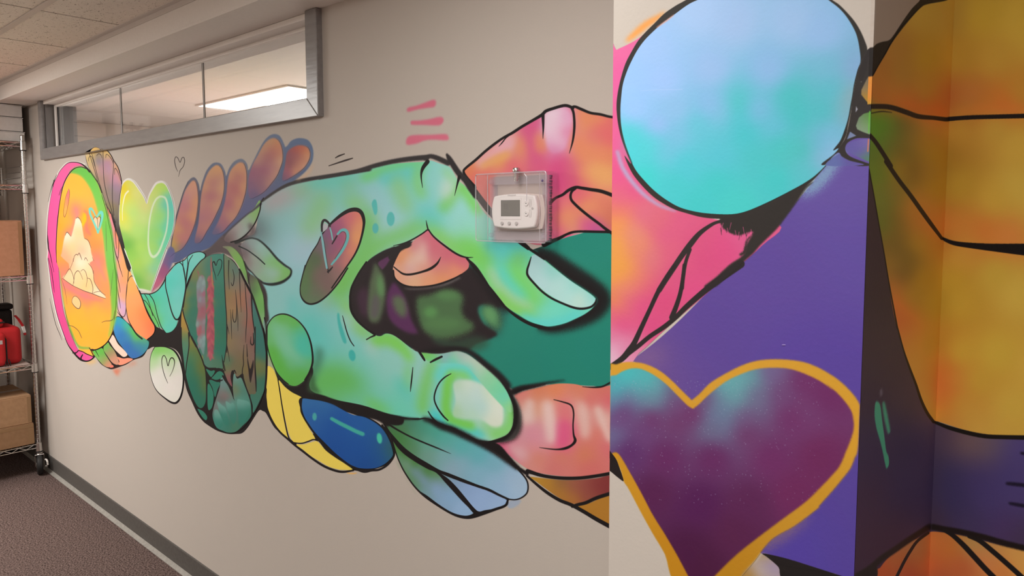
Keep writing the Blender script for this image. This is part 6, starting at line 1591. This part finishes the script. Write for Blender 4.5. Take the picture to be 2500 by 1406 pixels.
# ---- red kit bag, black case and strap on the second shelf
def soft_box(name, mat, parent, x0, x1, y0, y1, z0, z1, bev=0.02, seg=4):
    return obj(name, B((x0, x1, y0, y1, z0, z1)), M[mat], parent, bevel=bev, seg=seg, smooth=True, angle=50)
zb = ST[1] + 0.0004
bag = tag(empty('red_bag', (-5.26, 1.02, zb)), 'bright red nylon kit bag with grey reflective band on a rack shelf', 'bag')
soft_box('bag_body', 'red', bag, -0.145, 0.105, -0.22, 0.222, 0.0, 0.235, 0.035, 5)
soft_box('bag_top', 'red', bag, -0.12, 0.095, -0.22, 0.135, 0.235, 0.292, 0.024, 4)
obj('top_piping', B((-0.122, 0.0985, -0.222, 0.139, 0.262, 0.272)), M['black_cloth'], bag, bevel=0.004)
pk = soft_box('front_pocket', 'red', bag, 0.100, 0.152, -0.20, 0.128, 0.005, 0.212, 0.026, 5)
obj('reflective_band', B((0.1515, 0.1532, -0.185, 0.108, 0.142, 0.166)), M['reflect'], pk)
bm = bmesh.new()
tube(bm, [(0.131, -0.2, 0.213), (0.133, 0.085, 0.213), (0.135, 0.116, 0.196), (0.136, 0.129, 0.165), (0.136, 0.130, 0.02)], 0.0042, 8)
obj('pocket_zip', bm, M['black_cloth'], pk, smooth=True)
bm = bmesh.new()
for k in range(3):
    tube(bm, [(0.140, 0.118 + 0.010 * k, 0.045), (0.148, 0.120 + 0.012 * k, 0.020), (0.150, 0.117 + 0.013 * k, 0.002)], 0.0026, 6)
obj('zip_pulls', bm, M['black_cloth'], bag)
bm = bmesh.new()
tube(bm, [(0.06, -0.13, 0.288), (0.068, -0.06, 0.305), (0.07, 0.02, 0.298), (0.09, 0.075, 0.282)], 0.009, 8)
obj('carry_handle', bm, M['black_cloth'], bag, smooth=True)
case = tag(empty('black_case', (-5.46, 1.095, zb)), 'black soft case standing behind the red bag', 'case')
soft_box('case_body', 'black_cloth', case, -0.05, 0.045, -0.16, 0.165, 0.0, 0.315, 0.02)
soft_box('case_lid', 'black_cloth', case, -0.056, 0.052, -0.168, 0.17, 0.315, 0.352, 0.014)
strap = tag(empty('red_strap', (-5.30, 1.262, zb)), 'short red webbing strap with a pale band sloping down beside the red bag', 'strap')
bm = bmesh.new()
_pp = [Vector((-0.02, -0.014, 0.285)), Vector((0.02, -0.006, 0.265)), Vector((0.07, 0.004, 0.225)), Vector((0.105, 0.006, 0.170))]
for a, b in zip(_pp, _pp[1:]):
    n = Vector((0.6, -0.8, 0)) * 0.010
    t = Vector((0.8, 0.6, 0)) * 0.0012
    v = [bm.verts.new(q) for q in (a - n - t, a + n - t, a + n + t, a - n + t, b - n - t, b + n - t, b + n + t, b - n + t)]
    for f in ((0, 1, 5, 4), (1, 2, 6, 5), (2, 3, 7, 6), (3, 0, 4, 7), (0, 3, 2, 1), (4, 5, 6, 7)):
        bm.faces.new([v[i] for i in f])
obj('webbing', bm, M['red'], strap)
bm = bmesh.new()
n, t = Vector((0.6, -0.8, 0)) * 0.0106, Vector((0.8, 0.6, 0)) * 0.002
a, b = _pp[2], _pp[3]
a, b = a.lerp(b, 0.05), a.lerp(b, 0.75)
v = [bm.verts.new(q) for q in (a - n - t, a + n - t, a + n + t, a - n + t, b - n - t, b + n - t, b + n + t, b - n + t)]
for f in ((0, 1, 5, 4), (1, 2, 6, 5), (2, 3, 7, 6), (3, 0, 4, 7), (0, 3, 2, 1), (4, 5, 6, 7)):
    bm.faces.new([v[i] for i in f])
obj('pale_band', bm, M['white_card'], strap)
pouch = tag(empty('black_pouch', (-5.27, 0.99, 0.5135)), 'black fabric pouch lying on the upper cardboard box of the rack', 'pouch')
soft_box('pouch_body', 'black_cloth', pouch, -0.12, 0.10, -0.20, 0.115, 0.0, 0.045, 0.018)
soft_box('pouch_flap', 'black_cloth', pouch, -0.10, 0.105, -0.18, 0.085, 0.043, 0.056, 0.006)

# ---- thermostat and its clear lockable guard on the wall
TXC, TZC = -1.142, 1.6488
th = tag(empty('thermostat', (TXC, D, TZC)), 'white wall thermostat with a grey screen and round buttons', 'thermostat')
def bulge(x, z, w, h, q=0.012):
    """Outline with gently bowed sides."""
    o = []
    n = 7
    for s, (ax, az), (bx_, bz) in ((0, (-w, -h), (w, -h)), (1, (w, -h), (w, h)), (2, (w, h), (-w, h)), (3, (-w, h), (-w, -h))):
        for k in range(n):
            t = k / n
            px, pz = ax + (bx_ - ax) * t, az + (bz - az) * t
            e = q * 4 * t * (1 - t)
            px, pz = px + (e if s == 1 else -e if s == 3 else 0), pz + (-e * .55 if s == 0 else e * .55 if s == 2 else 0)
            o.append((x + px, z + pz))
    return o
bm = bmesh.new()
prism(bm, bulge(0.006, -0.001, 0.0735, 0.0415, 0.008), 'y', -0.0125, -0.0005)
obj('back_plate', bm, M['plastic_side'], th, bevel=0.002)
bm = bmesh.new()
prism(bm, bulge(0, 0, 0.0665, 0.0385, 0.009), 'y', -0.0265, -0.0120)
body = obj('body', bm, M['plastic'], th, bevel=0.004, seg=3, smooth=True)
YF = -0.0267
obj('screen_surround', B((-0.0450, 0.0250, YF - 0.0006, YF + 0.001, -0.0205, 0.0335)), M['plastic'], th, bevel=0.0015)
scr = obj('screen', B((-0.0417, 0.0218, YF - 0.0010, YF + 0.001, -0.0123, 0.0283)), M['lcd'], th, bevel=0.0008)
# faint digits on the display
bm = bmesh.new()
SEG = {'7': 'abc', '3': 'abgcd'}
def seg_digit(bm, ch, x, z, w, h, t):
    q = {'a': (x, x + w, z + h - t, z + h), 'g': (x, x + w, z + h / 2 - t / 2, z + h / 2 + t / 2), 'd': (x, x + w, z, z + t), 'b': (x + w - t, x + w, z + h / 2, z + h), 'c': (x + w - t, x + w, z, z + h / 2)}
    for s in SEG[ch]:
        a = q[s]
        box(bm, a[0], a[1], YF - 0.00112, YF - 0.00095, a[2], a[3])
seg_digit(bm, '7', -0.0335, 0.006, 0.0055, 0.0130, 0.0012)
seg_digit(bm, '3', -0.0260, 0.006, 0.0055, 0.0130, 0.0012)
obj('digits', bm, M['lcd_ink'], scr)
for i in range(3):
    bm = bmesh.new()
    lathe(bm, [(0.0046, 0.001), (0.0046, -0.0018), (0.0038, -0.0026), (0.0, -0.0028)], 'y', (-0.0377 + 0.0238 * i, YF, -0.0297), 18)
    b_ = obj('round_button', bm, M['button'], th, smooth=True)
for s in (1, -1):
    z = 0.0074 + s * 0.0125
    bm = bmesh.new()
    lathe(bm, [(0.0068, 0.001), (0.0068, -0.0014), (0.0060, -0.0022), (0.0048, -0.0022), (0.0044, -0.0016), (0.0, -0.0016)], 'y', (0.0416, YF, z), 20)
    b_ = obj('arrow_button', bm, M['plastic'], th, smooth=True)
    bm = bmesh.new()
    prism(bm, [(0.0416 - 0.0019, z - s * 0.0012), (0.0416 + 0.0019, z - s * 0.0012), (0.0416, z + s * 0.0018)], 'y', YF - 0.0020, YF - 0.0014)
    obj('arrow', bm, M['ink'], b_)
    for k in range(2):
        bm = bmesh.new()
        prism(bm, [(0.0502 + .0045 * k + .0012 * math.sin(math.pi * j / 6), z - 0.010 + 0.020 * j / 6) for j in range(7)] + [(0.0511 + .0045 * k + .0012 * math.sin(math.pi * j / 6), z - 0.010 + 0.020 * j / 6) for j in range(6, -1, -1)], 'y', YF - 0.0003, YF + 0.0005)
        obj('vent_slot', bm, M['button'], th)
bm = bmesh.new()
lathe(bm, [(0.0030, 0.0), (0.0030, -0.0007)], 'y', (0.0605, YF, 0.0074), 14)
obj('sensor_dot', bm, M['button'], th)
cu = bpy.data.curves.new('maker_name', 'FONT')
cu.body, cu.size, cu.align_x, cu.align_y, cu.extrude = 'Honeywell', 0.0062, 'CENTER', 'CENTER', 0.0001
_to = bpy.data.objects.new('maker_name_tmp', cu)
COL.objects.link(_to)
bpy.context.view_layer.update()
_me = bpy.data.meshes.new_from_object(_to.evaluated_get(bpy.context.evaluated_depsgraph_get()))
bpy.data.objects.remove(_to, do_unlink=True)
_me.materials.clear()
_me.materials.append(M['faint_ink'])
_me.transform(Matrix.Translation((-0.006, YF - 0.0001, 0.0400)) @ Matrix.Rotation(math.radians(90), 4, 'X'))
obj('maker_name', _me, None, th)

GX0, GX1, GZ0, GZ1, GD = -1.2515, -1.0212, 1.5735, 1.7435, 0.0500
gd = tag(empty('thermostat_guard', ((GX0 + GX1) / 2, D, (GZ0 + GZ1) / 2)), 'clear plastic lockable guard box over the thermostat on the painted wall', 'guard')
GI = Matrix.Translation((-(GX0 + GX1) / 2, -D, -(GZ0 + GZ1) / 2))
def gp(name, bm, mat, parent=None, **kw):
    o = obj(name, bm, M[mat], parent or gd, **kw)
    o.matrix_parent_inverse = GI if not parent else Matrix.Identity(4)
    return o
T = 0.0028
bm = bmesh.new()                                       # open-backed shell: outer and inner skin
def skin(bm, x0, x1, z0, z1, yb, yf, r):
    o = round_rect(x0, x1, z0, z1, r, 4)
    ins = round_rect(x0 + .003, x1 - .003, z0 + .003, z1 - .003, max(r - .003, .001), 4)
    a = [bm.verts.new((p, yb, q)) for p, q in o]
    b = [bm.verts.new((p, yf + .003, q)) for p, q in o]
    c = [bm.verts.new((p, yf, q)) for p, q in ins]
    n = len(o)
    for u, v in ((a, b), (b, c)):
        for i in range(n):
            bm.faces.new((u[i], u[(i + 1) % n], v[(i + 1) % n], v[i]))
    bm.faces.new(c)
skin(bm, GX0, GX1, GZ0, GZ1, D - 0.0035, D - GD, 0.006)
skin(bm, GX0 + T, GX1 - T, GZ0 + T, GZ1 - T, D - 0.0035, D - GD + T, 0.004)
gp('cover', bm, 'guard', smooth=True)
bm = bmesh.new()                                       # thick moulded lines, milky colour standing in for edge highlights
tube(bm, [(p, D - GD + .0012, q) for p, q in round_rect(GX0 + .001, GX1 - .001, GZ0 + .001, GZ1 - .001, .006, 4)], 0.0015, 6, True)
gp('front_edge', bm, 'guard_edge_glint', smooth=True)
for x in (GX0 + 0.040, GX1 - 0.022):
    bm = bmesh.new()
    tube(bm, [(x, D - GD + .004, GZ0 + .004), (x, D - GD + .004, GZ1 - .004)], 0.0010, 6)
    gp('moulded_rib', bm, 'guard_edge_glint', smooth=True)
bm = bmesh.new()
tube(bm, [(GX1 - 0.070, D - GD + .004, GZ1 - .004), (GX1 - 0.062, D - GD + .004, GZ1 - .012), (GX1 - 0.062, D - GD + .004, GZ1 - .070)], 0.0010, 6)
gp('moulded_rib', bm, 'guard_edge_glint', smooth=True)
bm = bmesh.new()                                       # base ring against the wall
bx0, bx1, bz0, bz1 = -1.2360, -1.0440, GZ0 + 0.001, GZ1 - 0.007
for b in ((bx0, bx1, D - .012, D - .0005, bz0, bz0 + .024), (bx0, bx1, D - .012, D - .0005, bz1 - .020, bz1), (bx0, bx0 + .018, D - .012, D - .0005, bz0 + .024, bz1 - .020), (bx1 - .020, bx1, D - .012, D - .0005, bz0 + .024, bz1 - .020)):
    box(bm, *b)
br = gp('base_ring', bm, 'guard_base', bevel=0.001)
for x, z in ((bx1 - .010, bz1 - .012), (bx1 - .010, bz0 + .014), (bx0 + .010, bz1 - .012), (bx0 + .010, bz0 + .014)):
    bm = bmesh.new()
    lathe(bm, [(0.0058, 0), (0.0058, -0.010), (0.0048, -0.0112), (0.0022, -0.0112)], 'y', (x, D - .012, z), 14)
    s_ = gp('screw_boss', bm, 'guard_base', smooth=True)
bm = bmesh.new()
lathe(bm, [(0.0026, 0), (0.0032, -0.0018), (0.0012, -0.0036)], 'y', (bx1 - .0085, D - .0235, bz1 - .0145), 10)
gp('ink_blot', bm, 'violet')
bm = bmesh.new()
rnd = random.Random(4)
k = bz0 + .002
while k < bz1 - .004:
    h = rnd.uniform(.003, .006)
    box(bm, bx1 - .0005, bx1 + rnd.uniform(.0012, .0032), D - rnd.uniform(.006, .010), D - .0003, k, k + h)
    k += h + rnd.uniform(.0012, .0035)
sl = gp('sealant_bead', bm, 'sealant')
sl['kind'] = 'stuff'
bm = bmesh.new()
kx, kz = GX1 - 0.117, GZ1
lathe(bm, [(0.0055, -0.020), (0.0055, 0.0012), (0.0085, 0.0014), (0.0098, 0.0040), (0.0098, 0.0090), (0.0080, 0.0125), (0.0040, 0.0135)], 'z', (kx, D - 0.020, kz), 20)
gp('lock_knob', bm, 'chrome', smooth=True)
bm = bmesh.new()
for j in range(5):
    lathe(bm, [(0.0068, 0), (0.0068, 0.0016)], 'z', (kx, D - 0.020, kz - 0.017 + 0.0032 * j), 14)
gp('lock_thread', bm, 'chrome_dull')
